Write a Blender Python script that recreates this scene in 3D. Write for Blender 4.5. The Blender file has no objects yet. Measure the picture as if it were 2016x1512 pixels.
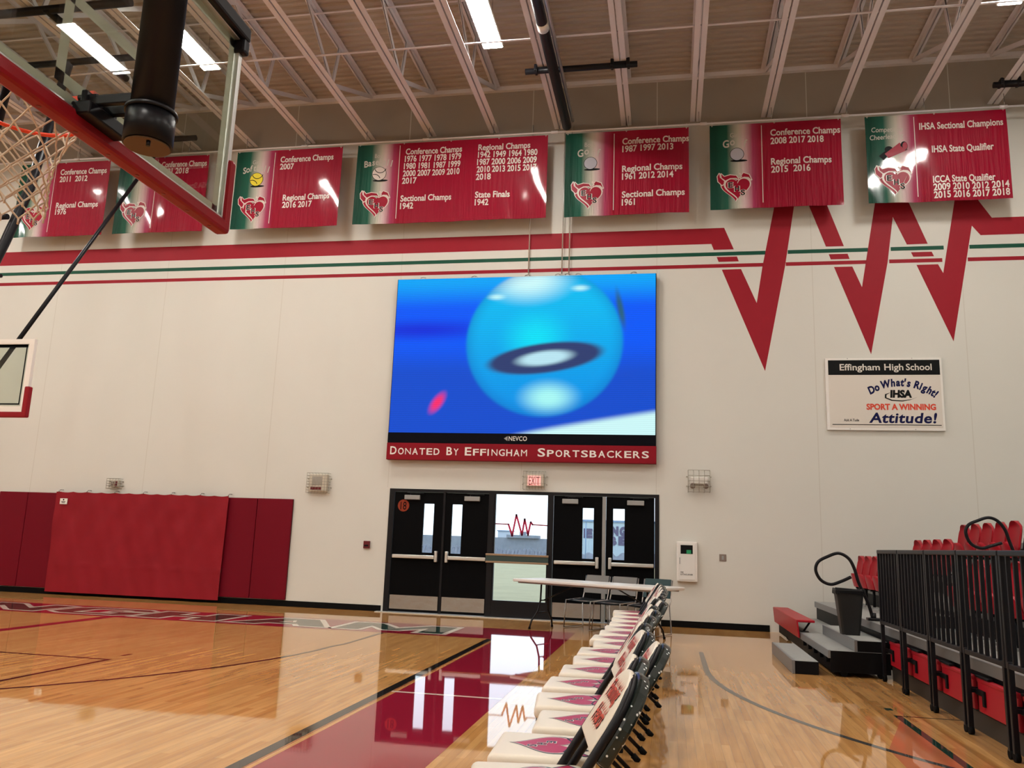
import bpy, bmesh, math, random
from mathutils import Vector, Matrix
random.seed(7)
PI = math.pi
S = bpy.context.scene
COL = S.collection

# ------------------------------------------------------------------ camera
F_PX = 1635.0
YAW, PITCH, ROLL = [math.radians(a) for a in (10.88, 10.87, 2.05)]
CAM = Vector((0.0, -14.6, 1.267))
fwd = Vector((-math.sin(YAW) * math.cos(PITCH), math.cos(YAW) * math.cos(PITCH), math.sin(PITCH)))
rt0 = Vector((math.cos(YAW), math.sin(YAW), 0))
up0 = rt0.cross(fwd)
rt = math.cos(ROLL) * rt0 + math.sin(ROLL) * up0
up = -math.sin(ROLL) * rt0 + math.cos(ROLL) * up0
cd = bpy.data.cameras.new('camera')
cd.sensor_fit = 'HORIZONTAL'; cd.sensor_width = 36.0
cd.lens = F_PX / 2016.0 * 36.0
cd.clip_start = 0.05; cd.clip_end = 600
cam = bpy.data.objects.new('camera', cd)
COL.objects.link(cam)
cam.matrix_world = Matrix(((rt.x, up.x, -fwd.x, CAM.x), (rt.y, up.y, -fwd.y, CAM.y), (rt.z, up.z, -fwd.z, CAM.z), (0, 0, 0, 1)))
S.camera = cam

# ------------------------------------------------------------------ world, exposure
world = bpy.data.worlds.new('overcast_sky'); S.world = world
world.use_nodes = True
wn = world.node_tree.nodes; wl = world.node_tree.links
bg = wn['Background']
bg.inputs[0].default_value = (0.80, 0.90, 1.0, 1); bg.inputs[1].default_value = 2.6
S.view_settings.view_transform = 'Standard'
S.view_settings.look = 'None'
S.view_settings.gamma = 1.0
S.view_settings.use_curve_mapping = False
S.view_settings.exposure = 0.0
LAMP_STRENGTH = 118.0
SCREEN_STRENGTH = 1.0
S.cycles.use_denoising = True
S.cycles.max_bounces = 10

# ------------------------------------------------------------------ helpers: materials
def nt(name):
    m = bpy.data.materials.new(name); m.use_nodes = True
    n = m.node_tree.nodes; l = m.node_tree.links
    return m, n, l, n['Principled BSDF']

def mat(name, col, rough=0.5, metal=0.0, coat=0.0, var=0.0, vscale=6.0, bump=0.0, bscale=60.0, spec=0.32):
    m, n, l, b = nt(name)
    c = (*col, 1.0)
    b.inputs['Base Color'].default_value = c
    b.inputs['Roughness'].default_value = rough
    b.inputs['Metallic'].default_value = metal
    b.inputs['Coat Weight'].default_value = coat
    b.inputs['Coat Roughness'].default_value = 0.08
    b.inputs['Specular IOR Level'].default_value = spec
    tc = n.new('ShaderNodeTexCoord')
    if var > 0:
        t = n.new('ShaderNodeTexNoise'); t.inputs['Scale'].default_value = vscale; t.inputs['Detail'].default_value = 4
        l.new(tc.outputs['Object'], t.inputs['Vector'])
        r = n.new('ShaderNodeMix'); r.data_type = 'RGBA'
        r.inputs[6].default_value = tuple(min(1, x * (1 - var)) for x in col) + (1,)
        r.inputs[7].default_value = tuple(min(1, x * (1 + var)) for x in col) + (1,)
        l.new(t.outputs['Fac'], r.inputs[0]); l.new(r.outputs[2], b.inputs['Base Color'])
    if bump > 0:
        t2 = n.new('ShaderNodeTexNoise'); t2.inputs['Scale'].default_value = bscale; t2.inputs['Detail'].default_value = 3
        l.new(tc.outputs['Object'], t2.inputs['Vector'])
        bp = n.new('ShaderNodeBump'); bp.inputs['Strength'].default_value = bump; bp.inputs['Distance'].default_value = 0.01
        l.new(t2.outputs['Fac'], bp.inputs['Height']); l.new(bp.outputs['Normal'], b.inputs['Normal'])
    return m

def emit(name, col, strength):
    m, n, l, b = nt(name)
    b.inputs['Base Color'].default_value = (0.8, 0.8, 0.8, 1)
    b.inputs['Emission Color'].default_value = (*col, 1)
    b.inputs['Emission Strength'].default_value = strength
    return m

def glass(name, tint=(1, 1, 1), ior=1.5, bump=0.0):
    m, n, l, b = nt(name)
    n.remove(b)
    out = n['Material Output']
    tr = n.new('ShaderNodeBsdfTransparent'); tr.inputs[0].default_value = (*tint, 1)
    gl = n.new('ShaderNodeBsdfGlossy'); gl.inputs['Roughness'].default_value = 0.01
    fr = n.new('ShaderNodeFresnel')
    ge = n.new('ShaderNodeNewGeometry'); mr = n.new('ShaderNodeMapRange'); mr.inputs[3].default_value = ior; mr.inputs[4].default_value = 1.0 / ior
    l.new(ge.outputs['Backfacing'], mr.inputs[0]); l.new(mr.outputs[0], fr.inputs['IOR'])
    mx = n.new('ShaderNodeMixShader')
    l.new(fr.outputs[0], mx.inputs[0]); l.new(tr.outputs[0], mx.inputs[1]); l.new(gl.outputs[0], mx.inputs[2])
    l.new(mx.outputs[0], out.inputs[0])
    return m

M = {}
M['red_paint'] = mat('red_wall_paint', (0.29, 0.011, 0.022), 0.5, var=0.05, spec=0.15)
M['green_paint'] = mat('green_wall_paint', (0.010, 0.075, 0.045), 0.5, spec=0.15)
M['upper_band'] = mat('tan_upper_band', (0.31, 0.265, 0.215), 0.7, var=0.08, vscale=1.2)  # darker tan tone for the end wall from the banner pipe up
M['joint'] = mat('joint_caulk', (0.56, 0.54, 0.48), 0.7)
M['wall'] = mat('painted_concrete', (0.625, 0.615, 0.56), 0.5, var=0.03, vscale=0.7, bump=0.05, bscale=40)
M['black'] = mat('black_paint', (0.004, 0.004, 0.005), 0.5, spec=0.12)
M['black_metal'] = mat('black_metal', (0.006, 0.006, 0.008), 0.36, spec=0.22)
M['black_rubber'] = mat('black_rubber', (0.003, 0.003, 0.003), 0.7, spec=0.1)
M['black_door'] = mat('black_door_paint', (0.0025, 0.0025, 0.003), 0.6, spec=0.05)
M['steel'] = mat('brushed_steel', (0.40, 0.40, 0.40), 0.26, 1.0, bump=0.4, bscale=4)
M['alu'] = mat('aluminium', (0.60, 0.60, 0.57), 0.38, 0.9)
M['grey_metal'] = mat('grey_painted_metal', (0.30, 0.30, 0.29), 0.45, 0.2)
M['joist'] = mat('joist_paint', (0.69, 0.65, 0.66), 0.6)
M['deck'] = mat('roof_deck_paint', (0.44, 0.375, 0.315), 0.8, var=0.06, vscale=3)
M['red_pad'] = mat('red_vinyl_pad', (0.150, 0.003, 0.012), 0.5, bump=0.06, bscale=120, spec=0.12)
M['red_tarp'] = mat('red_vinyl_tarp', (0.245, 0.010, 0.018), 0.55, spec=0.15, var=0.12, vscale=2.5, bump=0.9, bscale=2.2)
M['hoop_pad'] = mat('red_backboard_padding', (0.25, 0.006, 0.012), 0.45, spec=0.2)
M['orange'] = mat('orange_rim', (0.75, 0.06, 0.02), 0.35)
M['net'] = mat('net_cord', (0.62, 0.52, 0.40), 0.8)
M['white_plastic'] = mat('white_plastic', (0.72, 0.70, 0.66), 0.42)
M['white'] = mat('white_enamel', (0.76, 0.73, 0.68), 0.4)
M['cream'] = mat('cream_vinyl', (0.74, 0.67, 0.55), 0.38, bump=0.04, bscale=90)
M['dark_red'] = mat('dark_red_plastic', (0.16, 0.005, 0.01), 0.35)
M['seat_red'] = mat('red_seat_plastic', (0.36, 0.008, 0.018), 0.4, spec=0.2)
M['grey_tread'] = mat('grey_tread', (0.30, 0.305, 0.285), 0.6, var=0.12, vscale=20)
M['grey_nosing'] = mat('grey_nosing', (0.20, 0.205, 0.205), 0.4, 0.3)
M['dark_skirt'] = mat('dark_skirt', (0.035, 0.028, 0.022), 0.5)
M['chair_grey'] = mat('grey_chair_plastic', (0.20, 0.195, 0.185), 0.5)
M['chair_teal'] = mat('teal_chair_plastic', (0.018, 0.050, 0.056), 0.5)
M['chrome'] = mat('dull_chrome', (0.42, 0.38, 0.34), 0.3, 1.0)
M['decal_red'] = mat('decal_red', (0.42, 0.02, 0.075), 0.35)
M['decal_navy'] = mat('decal_dark_green', (0.015, 0.035, 0.055), 0.4)
M['decal_white'] = mat('decal_white', (0.70, 0.65, 0.58), 0.4)
M['script_red'] = mat('script_red', (0.58, 0.060, 0.035), 0.4)
M['print_red'] = mat('banner_red_print', (0.29, 0.004, 0.022), 0.4, spec=0.2)
M['print_white'] = mat('banner_white_print', (0.66, 0.58, 0.53), 0.35)
M['print_black'] = mat('banner_black_print', (0.006, 0.007, 0.007), 0.5, spec=0.1)
M['print_green'] = mat('banner_green_print', (0.010, 0.075, 0.045), 0.35)
M['print_yellow'] = mat('banner_yellow_print', (0.70, 0.58, 0.04), 0.35)
M['print_grey'] = mat('banner_grey_print', (0.42, 0.42, 0.48), 0.35)
M['title_print'] = mat('banner_title_print', (0.50, 0.46, 0.40), 0.4)
M['sign_navy'] = mat('sign_navy', (0.008, 0.009, 0.060), 0.5, spec=0.1)
M['sign_orange'] = mat('sign_orange', (0.62, 0.055, 0.022), 0.4)
M['sign_face'] = mat('sign_face', (0.66, 0.61, 0.54), 0.35)
M['number_orange'] = mat('number_orange', (0.25, 0.040, 0.018), 0.6, spec=0.1)
M['strobe_red'] = mat('strobe_red', (0.13, 0.01, 0.015), 0.35)
M['beige'] = mat('beige_plastic', (0.60, 0.55, 0.45), 0.45)
M['grey_grille'] = mat('grey_grille', (0.36, 0.33, 0.28), 0.6)
M['wire'] = mat('guard_wire', (0.36, 0.34, 0.28), 0.45, 0.5)
M['taupe_plate'] = mat('taupe_plate', (0.22, 0.17, 0.14), 0.5)
M['bumper_green'] = mat('green_push_rail', (0.035, 0.06, 0.052), 0.5)
M['bumper_tan'] = mat('tan_rail_trim', (0.30, 0.20, 0.12), 0.5)
M['tan_cap'] = mat('tan_cap', (0.13, 0.085, 0.05), 0.8)
M['sponsor_red'] = mat('sponsor_red', (0.23, 0.008, 0.016), 0.6, spec=0.1)
M['screen_black'] = mat('screen_black', (0.004, 0.004, 0.007), 0.7, spec=0.06)
M['glass'] = glass('clear_glass', (0.93, 0.97, 0.98))
M['board_glass'] = glass('backboard_glass', (0.86, 0.90, 0.86), 1.5)
M['lens'] = emit('led_lens', (1.0, 0.955, 0.895), LAMP_STRENGTH)
M['exit_red'] = emit('exit_red', (1.0, 0.10, 0.10), 0.75)
M['green_light'] = mat('green_canister', (0.02, 0.30, 0.12), 0.4)
M['grass'] = mat('grass', (0.27, 0.25, 0.155), 0.9, var=0.22, vscale=0.9, bump=0.3, bscale=30)
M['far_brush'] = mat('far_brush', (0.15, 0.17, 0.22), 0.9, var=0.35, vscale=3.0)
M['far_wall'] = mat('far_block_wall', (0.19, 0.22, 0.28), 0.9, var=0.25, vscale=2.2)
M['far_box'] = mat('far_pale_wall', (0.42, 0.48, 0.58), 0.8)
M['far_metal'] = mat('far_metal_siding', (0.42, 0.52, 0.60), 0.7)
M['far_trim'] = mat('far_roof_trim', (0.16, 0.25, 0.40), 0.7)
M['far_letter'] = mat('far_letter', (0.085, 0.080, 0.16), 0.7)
M['bin'] = mat('bin_plastic', (0.012, 0.012, 0.012), 0.45)

def speckle_mat():
    m, n, l, b = nt('black_speckled_shell')
    tc = n.new('ShaderNodeTexCoord'); v = n.new('ShaderNodeTexVoronoi'); v.inputs['Scale'].default_value = 42
    l.new(tc.outputs['Object'], v.inputs['Vector'])
    r = n.new('ShaderNodeValToRGB'); r.color_ramp.elements[0].position = 0.16; r.color_ramp.elements[0].color = (0.75, 0.78, 0.76, 1)
    r.color_ramp.elements[1].position = 0.24; r.color_ramp.elements[1].color = (0.006, 0.012, 0.010, 1)
    l.new(v.outputs['Distance'], r.inputs['Fac']); l.new(r.outputs['Color'], b.inputs['Base Color'])
    b.inputs['Roughness'].default_value = 0.25
    return m
M['speckle'] = speckle_mat()

def banner_mat(name):
    m, n, l, b = nt(name)
    tc = n.new('ShaderNodeTexCoord'); sp = n.new('ShaderNodeSeparateXYZ')
    l.new(tc.outputs['Object'], sp.inputs[0])
    r = n.new('ShaderNodeValToRGB'); cr = r.color_ramp
    cr.elements[0].position = 0.10; cr.elements[0].color = (0.004, 0.050, 0.030, 1)
    cr.elements[1].position = 0.88; cr.elements[1].color = (0.27, 0.003, 0.021, 1)
    for p, c in ((0.30, (0.012, 0.095, 0.060, 1)), (0.50, (0.52, 0.50, 0.42, 1)), (0.58, (0.60, 0.46, 0.46, 1)), (0.74, (0.34, 0.04, 0.10, 1))):
        e = cr.elements.new(p); e.color = c
    l.new(sp.outputs['X'], r.inputs['Fac']); l.new(r.outputs['Color'], b.inputs['Base Color'])
    b.inputs['Roughness'].default_value = 0.45; b.inputs['Specular IOR Level'].default_value = 0.08
    b.inputs['Coat Weight'].default_value = 0.7; b.inputs['Coat Roughness'].default_value = 0.08
    mp = n.new('ShaderNodeMapping'); mp.inputs['Rotation'].default_value = (0, 0.45, 0); mp.inputs['Scale'].default_value = (15, 1, 0.9)
    l.new(tc.outputs['Object'], mp.inputs[0])
    t = n.new('ShaderNodeTexNoise'); t.inputs['Scale'].default_value = 1.0; t.inputs['Detail'].default_value = 3
    l.new(mp.outputs[0], t.inputs['Vector'])
    bp = n.new('ShaderNodeBump'); bp.inputs['Distance'].default_value = 0.06
    cre = n.new('ShaderNodeMapRange'); cre.inputs[1].default_value = 0.0; cre.inputs[2].default_value = 1.5; cre.inputs[3].default_value = 1.0; cre.inputs[4].default_value = 0.12
    l.new(sp.outputs['Z'], cre.inputs[0]); l.new(cre.outputs[0], bp.inputs['Strength'])
    l.new(t.outputs['Fac'], bp.inputs['Height']); l.new(bp.outputs['Normal'], b.inputs['Normal'])
    return m
M['banner'] = banner_mat('banner_vinyl')

def gym_floor_mat(name, paint=None):
    m, n, l, b = nt(name)
    tc = n.new('ShaderNodeTexCoord')
    mp = n.new('ShaderNodeMapping'); mp.inputs['Rotation'].default_value = (0, 0, PI / 2)
    l.new(tc.outputs['Object'], mp.inputs[0])
    br = n.new('ShaderNodeTexBrick')
    br.inputs['Scale'].default_value = 1.0
    br.inputs['Brick Width'].default_value = 0.9; br.inputs['Row Height'].default_value = 0.057
    br.inputs['Mortar Size'].default_value = 0.0007; br.inputs['Mortar Smooth'].default_value = 0.6
    br.inputs['Bias'].default_value = -0.1
    br.inputs['Color1'].default_value = (0.60, 0.325, 0.115, 1); br.inputs['Color2'].default_value = (0.47, 0.225, 0.066, 1)
    br.inputs['Mortar'].default_value = (0.30, 0.14, 0.045, 1)
    l.new(mp.outputs[0], br.inputs['Vector'])
    if paint:
        b.inputs['Base Color'].default_value = (*paint, 1)
    else:
        mp2 = n.new('ShaderNodeMapping'); mp2.inputs['Scale'].default_value = (14, 0.9, 1)
        l.new(tc.outputs['Object'], mp2.inputs[0])
        t = n.new('ShaderNodeTexNoise'); t.inputs['Scale'].default_value = 1.6; t.inputs['Detail'].default_value = 5
        l.new(mp2.outputs[0], t.inputs['Vector'])
        r = n.new('ShaderNodeValToRGB'); r.color_ramp.elements[0].position = 0.3; r.color_ramp.elements[0].color = (0.80, 0.78, 0.76, 1)
        r.color_ramp.elements[1].position = 0.72; r.color_ramp.elements[1].color = (1.12, 1.10, 1.06, 1)
        l.new(t.outputs['Fac'], r.inputs['Fac'])
        mx = n.new('ShaderNodeMix'); mx.data_type = 'RGBA'; mx.blend_type = 'MULTIPLY'; mx.inputs[0].default_value = 1.0
        l.new(br.outputs['Color'], mx.inputs[6]); l.new(r.outputs['Color'], mx.inputs[7])
        l.new(mx.outputs[2], b.inputs['Base Color'])
    b.inputs['Roughness'].default_value = 0.028
    b.inputs['IOR'].default_value = 1.52
    nz = n.new('ShaderNodeTexNoise'); nz.inputs['Scale'].default_value = 9.0; nz.inputs['Detail'].default_value = 2
    l.new(tc.outputs['Object'], nz.inputs['Vector'])
    bp = n.new('ShaderNodeBump'); bp.inputs['Strength'].default_value = 0.02; bp.inputs['Distance'].default_value = 0.003
    l.new(nz.outputs['Fac'], bp.inputs['Height'])
    l.new(bp.outputs['Normal'], b.inputs['Normal'])
    return m
M['floor'] = gym_floor_mat('maple_floor')
M['floor_red'] = gym_floor_mat('floor_red_paint', (0.27, 0.010, 0.030))
M['floor_black'] = gym_floor_mat('floor_black_paint', (0.014, 0.012, 0.011))
M['floor_white'] = gym_floor_mat('floor_white_paint', (0.66, 0.60, 0.50))
M['floor_green'] = gym_floor_mat('floor_green_paint', (0.016, 0.045, 0.032))
M['floor_grey'] = gym_floor_mat('floor_dark_line_paint', (0.06, 0.055, 0.05))
M['floor_orange'] = gym_floor_mat('floor_faded_red_paint', (0.50, 0.16, 0.07))

# ------------------------------------------------------------------ helpers: meshes
class MB:
    def __init__(self): self.bm = bmesh.new(); self.k = 0
    def face(self, pts, m=0):
        vs = [self.bm.verts.new(p) for p in pts]
        try:
            f = self.bm.faces.new(vs); f.material_index = m; return f
        except ValueError: return None
    def box(self, c, s, m=0, bev=0.0, rot=None, seg=2):
        b2 = bmesh.new(); bmesh.ops.create_cube(b2, size=1.0)
        bmesh.ops.scale(b2, vec=Vector(s), verts=b2.verts)
        if bev > 0: bmesh.ops.bevel(b2, geom=list(b2.edges), offset=min(bev, min(s) * 0.49), segments=seg, affect='EDGES', profile=0.5)
        if rot is not None: bmesh.ops.rotate(b2, cent=(0, 0, 0), matrix=rot, verts=b2.verts)
        bmesh.ops.translate(b2, vec=Vector(c), verts=b2.verts)
        self.merge(b2, m)
    def span(self, a, b, m=0, bev=0.0):
        # neighbouring blocks of one part never share a plane exactly
        self.k += 1; e = 0.0003 * (self.k % 6)
        self.box([(a[i] + b[i]) / 2 for i in range(3)], [max(.0005, abs(b[i] - a[i]) - e) for i in range(3)], m, bev)
    def merge(self, b2, m=None):
        mp = {}
        for v in b2.verts: mp[v.index if False else v] = self.bm.verts.new(v.co)
        for f in b2.faces:
            try:
                g = self.bm.faces.new([mp[v] for v in f.verts]); g.material_index = m if m is not None else f.material_index; g.smooth = f.smooth
            except ValueError: pass
        b2.free()
    def cyl(self, p0, p1, r, m=0, seg=12, r1=None, caps=True, smooth=True):
        self.tube([p0, p1], r, m, seg, caps, smooth, rs=[r, r if r1 is None else r1])
    def tube(self, pts, r, m=0, seg=10, caps=True, smooth=True, rs=None, closed=False, flat=1.0):
        pts = [Vector(p) for p in pts]; n = len(pts); rings = []
        d0 = (pts[1] - pts[0]).normalized()
        ref = Vector((0, 0, 1)) if abs(d0.z) < 0.9 else Vector((1, 0, 0))
        u = d0.cross(ref).normalized()
        for i, p in enumerate(pts):
            if closed: d = (pts[(i + 1) % n] - pts[i - 1]).normalized()
            elif i == 0: d = d0
            elif i == n - 1: d = (pts[-1] - pts[-2]).normalized()
            else: d = ((pts[i + 1] - p).normalized() + (p - pts[i - 1]).normalized()).normalized()
            u = (u - d * u.dot(d))
            u = u.normalized() if u.length > 1e-6 else d.orthogonal().normalized()
            w = d.cross(u)
            rr = rs[i] if rs else r
            rings.append([self.bm.verts.new(p + rr * (math.cos(a) * u * flat + math.sin(a) * w)) for a in [2 * PI * k / seg for k in range(seg)]])
        rng = range(n) if closed else range(n - 1)
        for i in rng:
            A, B = rings[i], rings[(i + 1) % n]
            for k in range(seg):
                f = self.bm.faces.new((A[k], A[(k + 1) % seg], B[(k + 1) % seg], B[k])); f.material_index = m; f.smooth = smooth
        if caps and not closed:
            f = self.bm.faces.new(rings[0][::-1]); f.material_index = m
            f = self.bm.faces.new(rings[-1]); f.material_index = m
    def prism(self, pts, off, m=0):
        # planar outline pts extruded by vector off
        off = Vector(off); a = [self.bm.verts.new(p) for p in pts]; b = [self.bm.verts.new(Vector(p) + off) for p in pts]
        n = len(pts)
        for f in (a[::-1], b):
            g = self.bm.faces.new(f); g.material_index = m
        for i in range(n):
            g = self.bm.faces.new((a[i], a[(i + 1) % n], b[(i + 1) % n], b[i])); g.material_index = m
    def grid(self, fn, nu, nv, m=0, smooth=True, closed_u=False):
        V = [[self.bm.verts.new(fn(i / nu, j / nv)) for j in range(nv + 1)] for i in range(nu + (0 if closed_u else 1))]
        N = len(V)
        for i in range(nu):
            for j in range(nv):
                f = self.bm.faces.new((V[i][j], V[(i + 1) % N][j], V[(i + 1) % N][j + 1], V[i][j + 1])); f.material_index = m; f.smooth = smooth
    def flat(self, polys, fn, m=0):
        for p in polys: self.face([fn(x, y) for x, y in p], m)
    def stroke(self, pts, w, fn, m=0, closed=False):
        n = len(pts)
        for i in range(n if closed else n - 1):
            (x0, y0), (x1, y1) = pts[i], pts[(i + 1) % n]
            L = math.hypot(x1 - x0, y1 - y0)
            if L < 1e-6: continue
            ex, ey = (x1 - x0) / L * w * 0.35, (y1 - y0) / L * w * 0.35
            nx, ny = -(y1 - y0) / L * w / 2, (x1 - x0) / L * w / 2
            self.face([fn(x0 - ex + nx, y0 - ey + ny), fn(x0 - ex - nx, y0 - ey - ny), fn(x1 + ex - nx, y1 + ey - ny), fn(x1 + ex + nx, y1 + ey + ny)], m)
    def ribbon(self, pts, w, fn, m=0, closed=False):
        # one strip of quads with mitred joints, nothing overlaps
        n = len(pts); L = []; R = []
        for i in range(n):
            p = pts[i]; a = pts[i - 1] if (i or closed) else None; b = pts[(i + 1) % n] if (i < n - 1 or closed) else None
            def nrm(q0, q1):
                d = math.hypot(q1[0] - q0[0], q1[1] - q0[1]); return (-(q1[1] - q0[1]) / d, (q1[0] - q0[0]) / d)
            na = nrm(a, p) if a else None; nb = nrm(p, b) if b else None
            na = na or nb; nb = nb or na
            mx, my = na[0] + nb[0], na[1] + nb[1]; q = math.hypot(mx, my)
            mx, my = (mx / q, my / q) if q > 1e-4 else na
            c = max(.38, mx * na[0] + my * na[1]); k = w / 2 / c
            L.append(self.bm.verts.new(fn(p[0] + mx * k, p[1] + my * k))); R.append(self.bm.verts.new(fn(p[0] - mx * k, p[1] - my * k)))
        for i in range(n if closed else n - 1):
            j = (i + 1) % n
            f = self.bm.faces.new((L[i], R[i], R[j], L[j])); f.material_index = m
    def text(self, s, fn, m=0):
        vs, fs = s
        V = [self.bm.verts.new(fn(x, y)) for x, y in vs]
        for f in fs:
            try:
                g = self.bm.faces.new([V[i] for i in f]); g.material_index = m
            except ValueError: pass

def rootloc(o):
    v = Vector((0, 0, 0))
    while o is not None: v = v + o.location; o = o.parent
    return v

def obj(name, mb, mats, parent=None, world=False, recalc=True):
    me = bpy.data.meshes.new(name)
    if recalc: bmesh.ops.recalc_face_normals(mb.bm, faces=mb.bm.faces)
    if parent is not None and world:
        bmesh.ops.translate(mb.bm, vec=-rootloc(parent), verts=mb.bm.verts)
    mb.bm.to_mesh(me); mb.bm.free()
    for k in (mats if isinstance(mats, (list, tuple)) else [mats]): me.materials.append(M[k])
    o = bpy.data.objects.new(name, me); COL.objects.link(o)
    if parent is not None: o.parent = parent
    return o

def tag(o, label, cat, group=None, kind=None):
    o['label'] = label; o['category'] = cat
    if group: o['group'] = group
    if kind: o['kind'] = kind
    return o

def thing(name, label, cat, loc=(0, 0, 0), rz=0.0, group=None, kind=None):
    o = bpy.data.objects.new(name, None); COL.objects.link(o)
    o.empty_display_size = 0.1
    o.location = loc; o.rotation_euler = (0, 0, rz)
    return tag(o, label, cat, group, kind)

def dup(root, loc, rz=0.0, label=None, group=None):
    r = root.copy(); COL.objects.link(r); r.location = loc; r.rotation_euler = (0, 0, rz)
    if label: r['label'] = label
    if group: r['group'] = group
    def kids(a, b):
        for ch in list(a.children):
            c = ch.copy(); COL.objects.link(c); c.parent = b
            kids(ch, c)
    kids(root, r)
    return r

_TX = {}
def txt(body, size=1.0, bold=0.0, shear=0.0, sx=1.0, space=1.0, align='LEFT', width=None):
    key = (body, bold, shear, space)
    if key not in _TX:
        cu = bpy.data.curves.new('lettering', 'FONT'); cu.body = body; cu.size = 1.0; cu.offset = bold; cu.shear = shear
        cu.space_character = space; cu.resolution_u = 3; cu.fill_mode = 'FRONT'
        ob = bpy.data.objects.new('lettering', cu); COL.objects.link(ob)
        bpy.context.view_layer.update()
        dg = bpy.context.evaluated_depsgraph_get()
        me = bpy.data.meshes.new_from_object(ob.evaluated_get(dg))
        vs = [(v.co.x, v.co.y) for v in me.vertices]; fs = [tuple(p.vertices) for p in me.polygons]
        bpy.data.objects.remove(ob); bpy.data.curves.remove(cu); bpy.data.meshes.remove(me)
        _TX[key] = (vs, fs)
    vs, fs = _TX[key]
    if not vs: return ([], [])
    x0 = min(v[0] for v in vs); x1 = max(v[0] for v in vs)
    k = size * sx
    if width: k = width / (x1 - x0)
    o = {'LEFT': x0, 'CENTER': (x0 + x1) / 2, 'RIGHT': x1}[align]
    return ([((x - o) * k, y * size) for x, y in vs], fs)
CAP = 0.73   # cap height of the built-in face for size 1

def shift(fn, dx, dy, rot=0.0):
    c, s = math.cos(rot), math.sin(rot)
    return lambda x, y: fn(dx + c * x - s * y, dy + s * x + c * y)

def arc_pts(cx, cy, r, a0, a1, n):
    return [(cx + r * math.cos(a0 + (a1 - a0) * i / n), cy + r * math.sin(a0 + (a1 - a0) * i / n)) for i in range(n + 1)]
def disc(cx, cy, r, n=24, ry=None):
    return [(cx + r * math.cos(2 * PI * i / n), cy + (ry or r) * math.sin(2 * PI * i / n)) for i in range(n)]
def heart(cx, cy, w, h, n=40):
    P = []
    for i in range(n):
        t = 2 * PI * i / n
        x = 16 * math.sin(t) ** 3; y = 13 * math.cos(t) - 5 * math.cos(2 * t) - 2 * math.cos(3 * t) - math.cos(4 * t)
        P.append((cx + x / 32 * w, cy + (y + 2.5) / 29 * h))
    return P

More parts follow.
